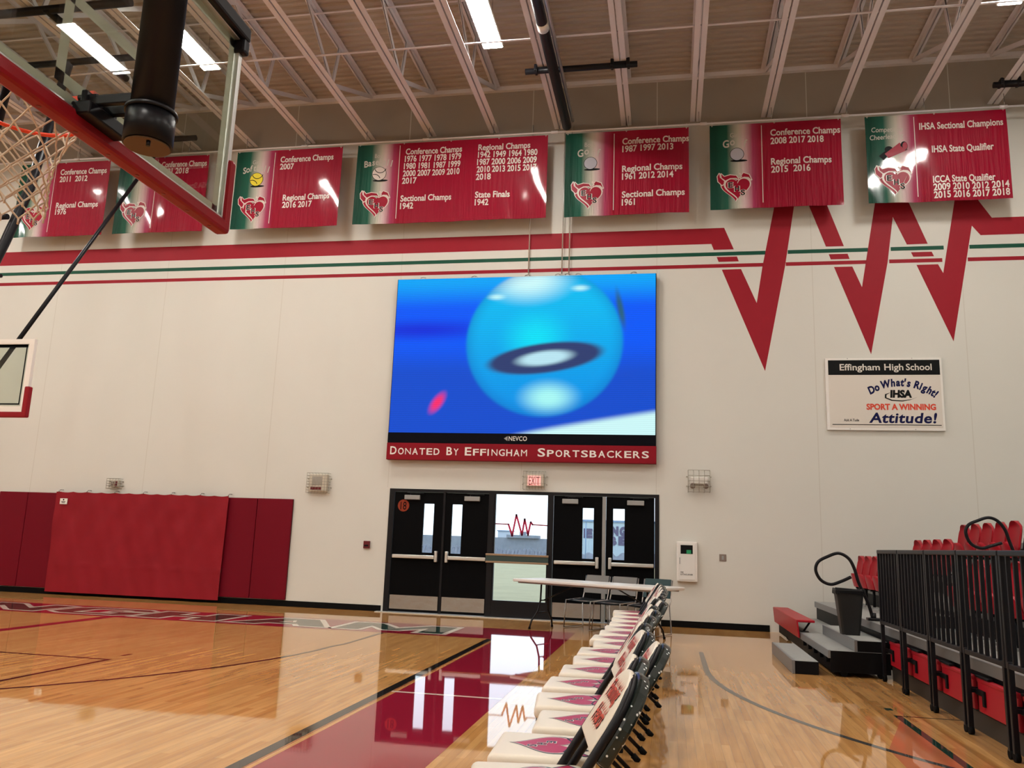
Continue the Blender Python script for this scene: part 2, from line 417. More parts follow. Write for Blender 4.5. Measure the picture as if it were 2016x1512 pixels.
# ------------------------------------------------------------------ the setting: floor with its painted court lines
XL, XR, YB = -21.0, 7.6, -29.0
def build_floor():
    mb = MB()
    mats = ['floor', 'floor_red', 'floor_black', 'floor_white', 'floor_green', 'floor_grey', 'floor_orange']
    mb.face([(XL, YB, 0), (XR, YB, 0), (XR, 0.02, 0), (XL, 0.02, 0)], 0)
    z = [0.0006]
    def rect(x0, y0, x1, y1, m, zz=0.0006): mb.face([(x0, y0, zz), (x1, y0, zz), (x1, y1, zz), (x0, y1, zz)], m)
    def line(pts, w, m, zz=0.0009):
        f = lambda x, y: (x, y, zz); mb.ribbon(pts, w, f, m)
    # red border: strip under the court name and strip along the sideline
    rect(-18.0, -3.22, -1.36, -1.83, 1)
    rect(-2.31, -26, -1.36, -3.22, 1)
    line([(-2.36, -26), (-2.36, -3.25)], 0.085, 2)
    line([(-2.285, -26), (-2.285, -3.25)], 0.035, 0, 0.0008)
    # court name in green letters with a white edge
    G = {'E': [(0, 0), (1, 0), (1, .24), (.34, .24), (.34, .38), (.8, .38), (.8, .62), (.34, .62), (.34, .76), (1, .76), (1, 1), (0, 1)],
         'F': [(0, 0), (.34, 0), (.34, .36), (.8, .36), (.8, .6), (.34, .6), (.34, .76), (1, .76), (1, 1), (0, 1)],
         'I': [(0, 0), (1, 0), (1, 1), (0, 1)],
         'N': [(0, 0), (.3, 0), (.3, .52), (.68, 0), (1, 0), (1, 1), (.7, 1), (.7, .48), (.32, 1), (0, 1)],
         'G': [(.2, 0), (.84, 0), (1, .2), (1, .55), (.56, .55), (.56, .36), (.69, .36), (.69, .24), (.31, .24), (.31, .76), (.69, .76), (.69, .66), (1, .66), (1, .82), (.84, 1), (.2, 1), (0, .8), (0, .2)],
         'H': [(0, 0), (.36, 0), (.36, .36), (.64, .36), (.64, 0), (1, 0), (1, 1), (.64, 1), (.64, .62), (.36, .62), (.36, 1), (0, 1)],
         'A': [(0, 0), (.3, 0), (.37, .2), (.63, .2), (.7, 0), (1, 0), (.68, 1), (.32, 1)],
         'M': [(0, 0), (.26, 0), (.26, .5), (.42, .12), (.58, .12), (.74, .5), (.74, 0), (1, 0), (1, 1), (.72, 1), (.5, .5), (.28, 1), (0, 1)]}
    for ch, xa, wd in (('E', -16.95, 1.3), ('F', -15.4, 1.25), ('F', -13.9, 1.25), ('I', -12.4, .45), ('N', -11.0, 1.45), ('G', -9.42, 1.45), ('H', -7.92, 1.40), ('A', -6.38, 1.62), ('M', -4.72, 1.66)):
        Q = [(xa + u * wd, -3.03 + v * 1.03) for u, v in G[ch]]
        mb.face([(x, y, .0012) for x, y in Q], 4)
        mb.ribbon(Q, .085, lambda x, y: (x, y, .0018), 3, True)
        if ch == 'A':
            T = [(xa + u * wd, -3.03 + v * 1.03) for u, v in ((.44, .42), (.56, .42), (.5, .66))]
            mb.face([(x, y, .0022) for x, y in T], 1); mb.ribbon(T, .05, lambda x, y: (x, y, .0027), 3, True)
    # lane edge and three point lines of the main court
    rect(-8.18, -9.0, -8.0, -3.22, 1)
    ln = [(-3.87, -3.25), (-3.87, -4.7)] + [(x, y) for x, y in arc_pts(-9.95, -4.85, 6.04, 0.0, -1.5, 40)]
    line(ln, 0.05, 2)
    ln = [(0.40, -3.35), (0.40, -4.9)] + [(x, y) for x, y in arc_pts(6.4, -4.95, 6.0, PI, PI + 1.35, 40)]
    line(ln, 0.06, 5)
    line([(-6.95, -6.87), (-5.45, -6.87), (-5.45, -11.0)], 0.05, 2)
    rect(-5.52, -6.60, -5.47, -6.45, 2)
    # white marks across the red border
    rect(-2.31, -7.51, -1.36, -7.46, 3, 0.001)
    rect(-2.31, -6.26, -1.36, -6.225, 6, 0.001)
    # green and faded red lines of the cross court by the bleachers
    rect(1.80, -16, 1.86, -6.98, 4, 0.001)
    rect(1.80, -7.01, 2.6, -6.985, 2, 0.001)
    rect(1.80, -6.75, 1.86, -6.65, 4, 0.001)
    mb.face([(1.80, -7.2, 0.0005), (1.80, -16, 0.0005), (1.2, -16, 0.0005), (1.45, -8.3, 0.0005)], 6)
    for f_ in mb.bm.faces:
        f_.normal_update()
        if f_.normal.z < 0: f_.normal_flip()
    o = obj('floor', mb, mats, recalc=False)
    tag(o, 'glossy maple gym floor with red border, court name and dark court lines', 'floor', kind='structure')
build_floor()

# far wall: openings for the doors, painted stripes and the heartbeat zigzag
DX0, DX1, DZ = -5.0, -0.16, 2.18
def build_wall_front():
    mb = MB()
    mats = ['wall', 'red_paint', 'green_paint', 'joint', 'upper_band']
    mb.span((XL, 0, 0), (DX0, 0.3, 10.3)); mb.span((DX1, 0, 0), (XR, 0.3, 10.3)); mb.span((DX0, 0, DZ), (DX1, 0.3, 10.3))
    f1 = lambda x, z: (x, -0.0012, z); f2 = lambda x, z: (x, -0.0018, z); f3 = lambda x, z: (x, -0.0024, z)
    f0 = lambda x, z: (x, -0.0007, z)
    def P(p, m, f=f1): mb.face([f(x, z) for x, z in p], m)
    for x in (-17.4, -14.95, -12.5, -10.02, -7.47, -5.05, -0.21, 2.47, 4.88, 7.3):
        P([(x - .007, 0.1 if x not in (-5.05,) else 2.2), (x + .007, 0.1 if x not in (-5.05,) else 2.2), (x + .007, 10), (x - .007, 10)], 3, f0)
    P([(-2.587, 2.2), (-2.573, 2.2), (-2.573, 10), (-2.587, 10)], 3, f0)
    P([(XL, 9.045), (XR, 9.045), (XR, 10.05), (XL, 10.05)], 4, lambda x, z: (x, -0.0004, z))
    # left red stripe ends in the first down stroke
    P([(XL, 6.69), (0.757, 6.69), (0.798, 6.577), (1.147, 6.577), (0.985, 6.99), (XL, 6.99)], 1)
    def strip(z0, z1, m, gaps):
        x = XL
        for a, b in gaps + [(XR, XR)]:
            P([(x, z0), (a, z0), (a, z1), (x, z1)], m); x = b
    strip(6.462, 6.532, 2, [(1.69, 2.07), (3.405, 3.775), (4.625, 5.03)])
    strip(6.240, 6.308, 1, [(1.645, 2.03), (3.37, 3.74), (4.59, 4.99)])
    P([(0.847, 6.440), (1.201, 6.440), (1.230, 6.348), (0.88, 6.348)], 1)
    P([(2.755, 6.435), (3.068, 6.435), (3.098, 6.338), (2.786, 6.338)], 1)
    P([(4.098, 6.429), (4.431, 6.429), (4.464, 6.345), (4.132, 6.345)], 1)
    # big zigzag; the upper peak stands behind the banners
    P([(0.934, 6.201), (1.638, 4.346), (2.018, 6.236), (2.36, 8.35), (2.19, 8.9), (2.05, 8.35), (1.854, 7.323), (1.638, 6.262), (1.523, 5.571), (1.266, 6.204)], 1)
    P([(2.19, 8.9), (2.05, 8.2), (2.456, 7.343), (2.714, 6.576), (3.012, 6.575), (2.755, 7.361), (2.42, 8.3)], 1, f2)
    P([(2.834, 6.199), (3.376, 4.632), (3.715, 6.261), (3.837, 7.083), (4.04, 6.571), (4.375, 6.574), (4.117, 7.317), (3.82, 8.05), (3.69, 8.05), (3.555, 7.341), (3.279, 5.824), (3.137, 6.199)], 1)
    P([(4.175, 6.199), (4.683, 4.843), (5.092, 6.876), (5.219, 6.700), (XR, 6.700), (XR, 7.008), (5.415, 7.008), (5.234, 7.313), (5.05, 7.75), (4.93, 7.75), (4.839, 7.3), (4.591, 6.041), (4.519, 6.201)], 1)
    o = obj('wall_front', mb, mats, recalc=False)
    tag(o, 'cream concrete end wall with red and green stripes and a red zigzag', 'wall', kind='structure')
build_wall_front()
for nm, a, b, lab in (('wall_left', (XL - .3, YB, 0), (XL, 0.3, 10.3), 'cream side wall at the far left of the gym'),
                      ('wall_right', (XR, YB, 0), (XR + .3, 0.3, 10.3), 'cream side wall behind the bleachers'),
                      ('wall_back', (XL - .3, YB - .3, 0), (XR + .3, YB, 10.3), 'cream end wall opposite the scoreboard screen')):
    mb = MB(); mb.span(a, b); tag(obj(nm, mb, 'wall'), lab, 'wall', kind='structure')

mb = MB()
prof = []
y = YB - 0.2; k = 0
while y < 0.25:
    prof += [(y, 10.07), (y + .09, 10.07), (y + .105, 10.03), (y + .14, 10.03)]; y += .155
for (y0, z0), (y1, z1) in zip(prof[:-1], prof[1:]):
    mb.face([(XL - .2, y0, z0), (XR + .2, y0, z0), (XR + .2, y1, z1), (XL - .2, y1, z1)])
mb.span((XL - .3, YB - .3, 10.3), (XR + .3, .3, 10.4))
tag(obj('ceiling', mb, 'deck', recalc=False), 'ribbed metal roof deck in dull beige paint', 'ceiling', kind='structure')

mb = MB(); mb.span((XL, -0.09, 9.955), (XR, 0.0, 10.03)); mb.span((XL, -0.10, 9.945), (XR, -0.085, 10.03))
tag(obj('trim_1', mb, 'joist'), 'pale steel ledger angle where the roof deck meets the end wall', 'trim', kind='structure')
for nm, a, b, lab in (('baseboard_front', (XL, -0.014, 0), (DX0 - .04, 0, 0.105), 'black rubber baseboard left of the black doors'),
                      ('baseboard_front.001', (DX1 + .03, -0.014, 0), (1.62, 0, 0.105), 'black rubber baseboard right of the black doors')):
    mb = MB(); mb.span(a, b, 0, 0.003); tag(obj(nm, mb, 'black_rubber'), lab, 'baseboard', kind='structure')

# ------------------------------------------------------------------ roof joists, bridging, lights
def build_joist():
    L = 28.9
    bc, tc, wb = MB(), MB(), MB()
    for s in (-1, 1):
        x0 = s * 0.012
        bc.span((min(x0, x0 + s * .085), -L, 9.10), (max(x0, x0 + s * .085), -0.0, 9.108))
        bc.span((min(x0, x0 + s * .008), -L, 9.10), (max(x0, x0 + s * .008), -0.0, 9.18))
        tc.span((min(x0, x0 + s * .075), -L, 10.018), (max(x0, x0 + s * .075), -0.10, 10.028))
        tc.span((min(x0, x0 + s * .008), -L, 9.95), (max(x0, x0 + s * .008), -0.10, 10.02))
    def bar(y0, z0, y1, z1):
        d = Vector((0, y1 - y0, z1 - z0)); q = Vector((0, -d.z, d.y)).normalized() * .038
        for sx in (-.016, .010): wb.prism([Vector((sx, y0, z0)) + q, Vector((sx, y0, z0)) - q, Vector((sx, y1, z1)) - q, Vector((sx, y1, z1)) + q], (.006, 0, 0))
    y = -2.0
    bar(y, 9.13, -.12, 9.98)
    while y > -L + 3:
        bar(y, 9.13, y - 1.25, 10.0); bar(y, 9.13, y + .2, 10.0); bar(y - 1.25, 10.0, y - 2.5, 9.13); y -= 2.5
    return bc, tc, wb
ORD = {1: 'first', 2: 'second', 3: 'third', 4: 'fourth', 5: 'fifth', 6: 'sixth', 7: 'seventh', 8: 'eighth', 9: 'ninth', 10: 'tenth'}
bc, tc, wb = build_joist()
# joists sit every 1.27 m; the black ceiling roller hangs just right of the one at x = -2.05
jt = thing('roof_joist', 'pale open web steel roof joist carrying the black ceiling roller', 'roof joist', (-0.78 - 1.27, 0, 0), 0, 'steel roof joists')
obj('bottom_chord', bc, 'joist', jt); obj('top_chord', tc, 'joist', jt); obj('web_members', wb, 'joist', jt)
for k in range(-10, 7):
    if k == -1: continue
    d = k + 1
    lab = 'pale open web steel roof joist, %s to the %s of the black ceiling roller' % (ORD[abs(d)], 'left' if d < 0 else 'right')
    dup(jt, (-0.78 + 1.27 * k, 0, 0), 0, lab)
for z, lab in ((9.14, 'thin pale bridging bar along the bottom chords of the roof joists'), (9.93, 'thin pale bridging bar just under the roof deck')):
    mb = MB(); mb.span((XL, -2.89, z), (XR, -2.855, z + .006)); mb.span((XL, -2.86, z), (XR, -2.854, z + .035))
    tag(obj('bridging_bar', mb, 'joist'), lab, 'bridging bar')

def build_lamp():
    h = MB(); l_ = MB(); w = MB()
    h.box((0, 0, .05), (.34, 1.5, .06), 0, .012); h.box((0, 0, .10), (.14, .8, .05), 0, .01)
    l_.box((0, 0, .012), (.30, 1.44, .018), 0, .008)
    for y in (-.55, .55): w.cyl((0, y, .12), (0, y, .82), .004, seg=6)
    return h, l_, w
h, l_, w = build_lamp()
LZ = 9.2
lp = thing('ceiling_light', 'long white ceiling light right of the hanging black roller, over the center of the wall screen', 'light', (-2.82, -3.33, LZ), 0, 'long LED ceiling lights')
lp['label'] = 'long glowing ceiling light just left of the black roller at top center'
obj('housing', h, 'white', lp); obj('lens', l_, 'lens', lp); obj('hanger', w, 'steel', lp)
dup(lp, (-7.84, -3.33, LZ), 0, 'long glowing ceiling light seen through the near glass backboard')
dup(lp, (4.87, -3.42, LZ), 0, 'glowing ceiling light cut by the top right corner of the photo')
for yy in (-8.6, -14.2, -19.8, -25.4):
    for xx in (-18.3, -13.15, -8.03, -2.87, 5.0):
        dup(lp, (xx, yy, LZ), 0, 'long LED ceiling light in the rows further back over the court, outside the photo')
for xx in (-13.15, -18.3):
    dup(lp, (xx, -3.33, LZ), 0, 'long LED ceiling light in the rows further back over the court, outside the photo')

# banner pipe
mb = MB(); mb.cyl((-14.2, -0.35, 8.86), (6.6, -0.35, 8.86), 0.017, seg=8)
for x in (-12.2, -9.7, -7.1, -4.6, -2.1, 0.62, 3.05, 5.6): mb.cyl((x - .06, -.35, 8.86), (x + .06, -.35, 8.86), 0.028, seg=8)
bp_ = thing('banner_pipe', 'thin pale pipe along the end wall that the banners hang from', 'pipe', (-4, -.35, 8.86))
obj('pipe', mb, 'joist', bp_, True)
mb = MB()
for k in range(-9, 6):
    x = -0.78 + 1.27 * k + .05
    mb.cyl((x, -.35, 8.86), (x, -.35, 9.12), 0.006, seg=6)
obj('hanger', mb, 'steel', bp_, True)

# ------------------------------------------------------------------ banners
def emblem(mb, fn, cx, cy, w, h, red, white, dark, letters=True, lift=0.0012):
    def F(k): return lambda x, y: fn(x, y, k * lift)
    # white backing, red band, white band, red heart, flame tongues
    mb.flat([heart(cx - .02 * w, cy, w * 1.02, h * 1.02)], F(1), white)
    mb.flat([heart(cx - .03 * w, cy - .0 * h, w * .94, h * .95)], F(2), red)
    mb.flat([heart(cx + .03 * w, cy + .012 * h, w * .90, h * .91)], F(3), white)
    mb.flat([heart(cx + .045 * w, cy + .012 * h, w * .80, h * .82)], F(4), red)
    fl = [[(-.47, .20), (-.60, .36), (-.62, .56), (-.56, .68), (-.54, .52), (-.40, .36), (-.42, .24)],
          [(-.50, .66), (-.40, .54), (-.20, .60), (0.0, .56), (.08, .40), (.0, .47), (-.2, .47), (-.36, .38), (-.48, .50)],
          [(.12, .64), (.18, .56), (.24, .66), (.42, .58), (.50, .36), (.40, .48), (.26, .50), (.14, .46), (.20, .52)]]
    for t in fl:
        P = [(cx + x * w, cy + y * h * .98) for x, y in t]
        mb.stroke(P, .055 * w, F(5), white, True); mb.flat([P], F(6), red)
    if letters:
        for ch, x, y in (('E', -.19, .10), ('H', .02, -.06), ('S', .21, -.22)):
            for bold, m, k in ((.05, white, 7), (.02, dark, 8)):
                s = txt(ch, .30 * h, bold, 0, 1, 1, 'CENTER', width=.20 * w * (1.0 if m == white else .74))
                mb.text(s, shift(F(k), cx + x * w, cy + (y - .02) * h), m)

def make_banner(label, x0, x1, z0, z1, lines, title, art, seed, text_x):
    W, H = x1 - x0, z1 - z0
    rnd = random.Random(seed)
    ph = [rnd.uniform(0, 6.28) for _ in range(5)]
    def wav(u, v):
        t = 1 - v / H
        a = 0.012 * math.sin(2.3 * u + ph[0]) + 0.008 * math.sin(5.1 * u + 1.2 * v + ph[1])
        a += t * t * (0.006 * math.sin(8.0 * u - 3.0 * v + ph[2]) + 0.004 * math.sin(15 * u + 5 * v + ph[3]))
        return a * min(1, t * 4 + .15)
    t = thing('champions_banner', label, 'banner', (x0, -0.35, z0), 0, 'championship banners on the end wall')
    mb = MB()
    mb.grid(lambda a, b: (a * W, -wav(a * W, b * H) + 0.004, b * H), int(W * 24), int(H * 22))
    mb.grid(lambda a, b: (a * W, -wav(a * W, b * H) + 0.0, b * H), int(W * 24), int(H * 22))
    obj('vinyl_sheet', mb, 'banner', t)
    def fn(u, v, d=0.0): return (u, -wav(u, v) - 0.004 - d, v)
    mats = ['print_white', 'print_red', 'print_black', 'print_green', 'print_yellow', 'print_grey', 'title_print']
    f = lambda u, v: fn(u, v)
    blocks = []
    for ln in lines:
        if ln[2][0].isalpha() or not blocks: blocks.append([])
        blocks[-1].append(ln)
    for bl in blocks:
        lt = MB()
        for (x, v, s, wd) in bl:
            lt.text(txt(s, .172, .024, 0, .84, 1.0, 'LEFT', width=wd), shift(f, x, v), 0)
        obj('lettering', lt, mats, t, recalc=False)
    mb = MB()
    mb.stroke([(text_x, .10), (text_x, .5), (text_x, 1.0), (text_x, H - .05)], .012, f, 0)
    obj('divider_line', mb, mats, t, recalc=False)
    mb = MB()
    emblem(mb, fn, .45, .36, .52, .47, 1, 0, 2)
    obj('emblem', mb, mats, t, recalc=False)
    if title:
        mb = MB()
        a, b = title
        if art == 'megaphone':
            mb.text(txt(a, .13, .006, .15, .8), shift(f, .10, 1.31), 6); mb.text(txt(b, .13, .006, .15, .8), shift(f, .07, 1.16, .06), 6)
        else:
            mb.text(txt(a, .125, .0, 0, .8, 1, 'CENTER'), shift(f, .45, 1.36), 6)
            n = len(b)
            for i, ch in enumerate(b):
                q = (i - (n - 1) / 2) / max(1, (n - 1) / 2)
                wid = .50 if n > 5 else .32
                mb.text(txt(ch, .185 if n > 5 else .20, .022, .1, .82, 1, 'CENTER'), shift(f, .45 + q * wid / 2, 1.215 - .045 * q * q, -.12 * q), 6)
        obj('sport_name', mb, mats, t, recalc=False)
        mb = MB()
        F = lambda k: (lambda u, v: fn(u, v, .0012 * k))
        cx, cy, r = .47, 1.03, .135
        if art == 'megaphone':
            mb.flat([[(.20, .86), (.34, .98), (.40, .93), (.28, .78)]], F(1), 2)
            mb.flat([[(.30, .90), (.55, 1.10), (.68, .96), (.36, .82)]], F(2), 1)
            mb.flat([disc(.62, 1.03, .06, 20, .09)], F(3), 2); mb.flat([disc(.635, 1.035, .04, 20, .07)], F(4), 1)
            mb.flat([disc(.37, .98, .07, 16, .06)], F(3), 2)
        else:
            cm = {'baseball': 0, 'softball': 4, 'golf': 5}[art]
            if art == 'golf': r = .115
            mb.flat([disc(cx + .03, cy - r - .01, .15, 24, .022)], F(1), 2)
            mb.flat([disc(cx, cy, r + .009)], F(2), 2); mb.flat([disc(cx, cy, r)], F(3), cm)
            if art != 'golf':
                for (ax, ay, a0, a1) in ((cx + .02, cy + .13, PI * 1.12, PI * 1.9), (cx - .09, cy - .13, .35, 1.85)):
                    mb.stroke(arc_pts(ax, ay, .115, a0, a1, 14), .014, F(4), 2)
        obj('ball_picture' if art != 'megaphone' else 'megaphone_picture', mb, mats, t, recalc=False)
    mb = MB()
    for u in ([.04, W / 2, W - .04] if W < 3 else [.04, W * .25, W / 2, W * .75, W - .04]):
        mb.tube([(u + .012 * math.cos(a), 0, H + .025 + .045 * math.sin(a)) for a in [2 * PI * i / 14 for i in range(14)]], .004, seg=6, closed=True)
    obj('tie', mb, 'white_plastic', t)
BZ0, BZ1 = 7.17, 8.81
make_banner('red and green vinyl banner behind the basketball net, Conference Champs 2011 2012', -13.5, -11.40, BZ0, 8.80,
            [(.95, 1.36, 'Conference Champs', 1.08), (.95, 1.20, '2011  2012', None), (.95, .62, 'Regional Champs', .98), (.95, .48, '1976', None)], None, None, 1, .83)
make_banner('red and green vinyl banner behind the near glass backboard, Conference Champs 2001 2018', -11.15, -9.16, BZ0, 8.80,
            [(.95, 1.40, 'Conference Champs', 1.0), (.95, 1.25, '2001 2018', None)], None, None, 2, .86)
make_banner('red and green Girls Softball banner with a yellow ball, 2007', -8.53, -6.29, BZ0, BZ1,
            [(.94, 1.38, 'Conference Champs', 1.12), (.94, 1.23, '2007', None), (1.06, .57, 'Regional Champs', .98), (1.06, .42, '2016 2017', None)], ('Girls', 'Softball'), 'softball', 3, .82)
make_banner('widest red and green banner, Boys Baseball, with two columns of years', -5.97, -2.22, BZ0, BZ1,
            [(.98, 1.40, 'Conference Champs', 1.12), (.97, 1.25, '1976 1977 1978 1979', 1.12), (.96, 1.10, '1980 1981 1987 1999', 1.12), (.95, .95, '2000 2007 2009 2010', 1.12), (.94, .80, '2017', None),
             (.93, .44, 'Sectional Champs', 1.0), (.93, .29, '1942', None),
             (2.42, 1.40, 'Regional Champs', 1.0), (2.42, 1.25, '1942 1949 1964 1980', 1.14), (2.41, 1.10, '1987 2000 2006 2009', 1.14), (2.41, .95, '2010 2013 2015 2017', 1.14), (2.40, .80, '2018', None),
             (2.40, .44, 'State Finals', .66), (2.40, .29, '1942', None)], ('Boys', 'Baseball'), 'baseball', 4, .86)
make_banner('red and green Boys Golf banner directly right of the hanging cables', -1.885, 0.36, BZ0, BZ1,
            [(1.05, 1.37, 'Conference Champs', 1.20), (1.05, 1.22, '1987 1997 2013', .92), (1.05, .83, 'Regional Champs', 1.08), (1.05, .68, '1961 2012 2014', .92), (1.05, .33, 'Sectional Champs', 1.12), (1.05, .18, '1961', None)], ('Boys', 'Golf'), 'golf', 5, .90)
make_banner('red and green Girls Golf banner above the left zigzag, Regional Champs 2015 2016', 0.73, 2.975, BZ0 + .03, BZ1,
            [(1.05, 1.35, 'Conference Champs', 1.18), (1.05, 1.19, '2008 2017 2018', .90), (1.05, .80, 'Regional Champs', 1.02), (1.05, .65, '2015  2016', .66)], ('Girls', 'Golf'), 'golf', 6, .90)
make_banner('rightmost red and green banner, Competitive Cheerleading, with a megaphone picture', 3.37, 5.63, BZ0 + .03, BZ1,
            [(.88, 1.32, 'IHSA Sectional Champions', 1.32), (1.06, .89, 'IHSA State Qualifier', .97), (1.05, .34, 'ICCA State Qualifier', .97), (1.05, .20, '2009 2010 2012 2014', 1.17), (1.05, .06, '2015 2016 2017 2018', 1.17)], ('Competitive', 'Cheerleading'), 'megaphone', 7, .80)

# ------------------------------------------------------------------ LED screen on the wall
def screen_color(u, v):
    # generic underwater picture: blue water, a big turquoise float, a pale sand slope, a small red blob
    def mixc(a, b, t):
        t = max(0, min(1, t)); t = t * t * (3 - 2 * t); return tuple(x + (y - x) * t for x, y in zip(a, b))
    c = mixc((0.005, 0.075, 0.62), (0.0, 0.10, 0.95), (v - .35) / .25)
    c = mixc(c, (0.0, 0.38, 0.95), (v - .78) / .22)
    d = math.hypot((u - .10) / .5, (v - .66) / .10)
    c = mixc((0.004, 0.03, 0.72), c, d)
    # sand slope
    s = -.025 + .165 * max(0, (u - .46) / .54) ** .85 - v
    if u > .46: c = mixc(c, (0.62, 0.95, 0.95), s * 20 + .5)
    # float
    ex, ey = (u - .585) / .300, (v - .575) / .475
    r = math.hypot(ex, ey)
    if r < 1.03:
        b = mixc((0.0, 0.30, 0.82), (0.0, 0.52, 0.90), ey * .5 + .5)
        b = mixc(b, (0.0, 0.75, 0.95), 1 - math.hypot((ex + .1) / .55, (ey - .05) / .5))
        b = mixc(b, (0.62, 0.97, 0.98), 1.15 - math.hypot((ex + .22) / .62, (ey - .86) / .36))
        b = mixc(b, (0.40, 0.95, 0.92), 1.1 - math.hypot((ex - .08) / .42, (ey + .74) / .26))
        b = mixc(b, (0.0, 0.12, 0.50), (r - .80) / .25 * .6)
        rq = math.hypot((ex - .02) / .72, (ey + .22 - .12 * ex) / .20)
        b = mixc(b, (0.03, 0.05, 0.16), (1.12 - rq) * 4)
        b = mixc(b, (0.50, 0.80, 0.90), (.62 - rq) * 3)
        for (hx, hy) in ((-.62, .62), (.45, .72)):
            b = mixc(b, (0.55, 0.95, 0.98), 1 - math.hypot((ex - hx) / .16, (ey - hy) / .06))
        c = mixc(b, c, (r - .96) / .06)
    # small red blob
    c = mixc(c, (0.95, 0.03, 0.16), 1.2 - math.hypot((u - .185 - (v - .19) * .3) / .028, (v - .19) / .075))
    # dark drifting weed at upper right
    c = mixc(c, (0.02, 0.12, 0.22), 1.3 - math.hypot((u - .875 - (.75 - v) * .12) / .014, (v - .78) / .13))
    return c
def build_screen():
    t = thing('video_screen', 'large LED wall screen with a blue underwater picture above the black doors', 'screen', (-2.635, -.03, 2.70))
    X0, X1, Zb, Zs0, Zs1 = -5.055, -0.215, 2.70, 3.19, 6.11
    mb = MB(); mb.span((X0, -.155, Zb), (X1, -.035, Zs1 + .005), 0, .006); obj('cabinet', mb, 'screen_black', t, True)
    mb = MB()
    NU, NV = 190, 116
    vs = [[mb.bm.verts.new((X0 + .012 + (X1 - X0 - .024) * i / NU, -.158, Zs0 + (Zs1 - Zs0) * j / NV)) for j in range(NV + 1)] for i in range(NU + 1)]
    lay = mb.bm.loops.layers.float_color.new('picture')
    for i in range(NU):
        for j in range(NV):
            f = mb.bm.faces.new((vs[i][j], vs[i + 1][j], vs[i + 1][j + 1], vs[i][j + 1]))
            for lp_, (a, b) in zip(f.loops, ((i, j), (i + 1, j), (i + 1, j + 1), (i, j + 1))):
                lp_[lay] = (*screen_color(a / NU, b / NV), 1)
    m, n, l, b = nt('led_picture')
    vc = n.new('ShaderNodeVertexColor'); vc.layer_name = 'picture'
    tc = n.new('ShaderNodeTexCoord'); wv = n.new('ShaderNodeTexWave'); wv.bands_direction = 'Z'; wv.inputs['Scale'].default_value = 9.0
    l.new(tc.outputs['Object'], wv.inputs['Vector'])
    r = n.new('ShaderNodeMapRange'); r.inputs[3].default_value = .88; r.inputs[4].default_value = 1.08
    l.new(wv.outputs['Fac'], r.inputs[0])
    mu = n.new('ShaderNodeMath'); mu.operation = 'MULTIPLY'; mu.inputs[1].default_value = SCREEN_STRENGTH
    l.new(r.outputs[0], mu.inputs[0])
    b.inputs['Base Color'].default_value = (.01, .01, .015, 1)
    l.new(vc.outputs['Color'], b.inputs['Emission Color']); l.new(mu.outputs[0], b.inputs['Emission Strength'])
    b.inputs['Roughness'].default_value = .9; b.inputs['Specular IOR Level'].default_value = 0.0
    M['led_picture'] = m
    obj('picture_panel', mb, 'led_picture', t, True)
    mb = MB(); mb.span((X0, -.162, 3.005), (X1, -.15, 3.185)); bb = obj('brand_strip', mb, 'screen_black', t, True)
    f = lambda x, z: (x, -.1635, z)
    mb = MB(); mb.text(txt('NEVCO', .115, .012, 0, 1.15, 1.05, 'LEFT', width=.33), shift(f, -2.80, 3.062), 0)
    mb.flat([[(-2.885, 3.10), (-2.82, 3.145), (-2.82, 3.055)]], f, 1)
    obj('brand_lettering', mb, ['white', 'grey_metal'], bb, True, recalc=False)
    mb = MB(); mb.span((X0 - .006, -.166, Zb - .005), (X1 + .006, -.03, 3.0), 0, .005); sp = obj('sponsor_panel', mb, 'sponsor_red', t, True)
    f = lambda x, z: (x, -.1675, z)
    words = [('D', 'ONATED'), ('B', 'Y'), ('E', 'FFINGHAM'), ('S', 'PORTSBACKERS')]
    spans = [(-4.99, -4.03), (-3.93, -3.68), (-3.59, -2.37), (-2.27, -.30)]
    for (a, b2), (xa, xb) in zip(words, spans):
        mb = MB(); n_ = len(a + b2); cw = (xb - xa) / (n_ + .15); x = xa
        for i, ch in enumerate(a + b2):
            big = i == 0
            hh = .150 if big else .122
            wch = cw * (1.12 if big else 1.0) * .80
            if ch == 'I': wch *= .22
            s = txt(ch, hh / CAP, .0 if ch in 'MN' else .016, 0, 1, 1, 'LEFT', width=wch)
            adv = cw * (1.12 if big else 1.0) if ch != 'I' else cw * .55
            mb.text(s, shift(f, x, 2.79), 0); x += adv
        obj('sponsor_lettering', mb, 'white', sp, True, recalc=False)
    mb = MB()
    for x in (-4.575, -3.58, -2.561, -1.998, -1.828, -1.622, -.621):
        mb.cyl((x - .05, -.10, 6.115), (x - .05, -.10, 6.15), .012, seg=8); mb.cyl((x + .05, -.10, 6.115), (x + .05, -.10, 6.15), .012, seg=8)
        mb.tube([(x - .05, -.10, 6.15), (x, -.10, 6.175), (x + .05, -.10, 6.15)], .012, seg=8)
    obj('lifting_eye', mb, 'alu', t, True)
build_screen()
for x, lab in ((-2.552, 'leftmost thin steel cable dropping to the wall screen'), (-1.93, 'middle thin steel cable dropping to the wall screen'), (-1.80, 'rightmost thin steel cable dropping to the wall screen')):
    mb = MB(); mb.cyl((x, -.10, 6.17), (x, -.10, 9.16), .011, seg=8)
    tag(obj('suspension_cable', mb, 'alu'), lab, 'cable')

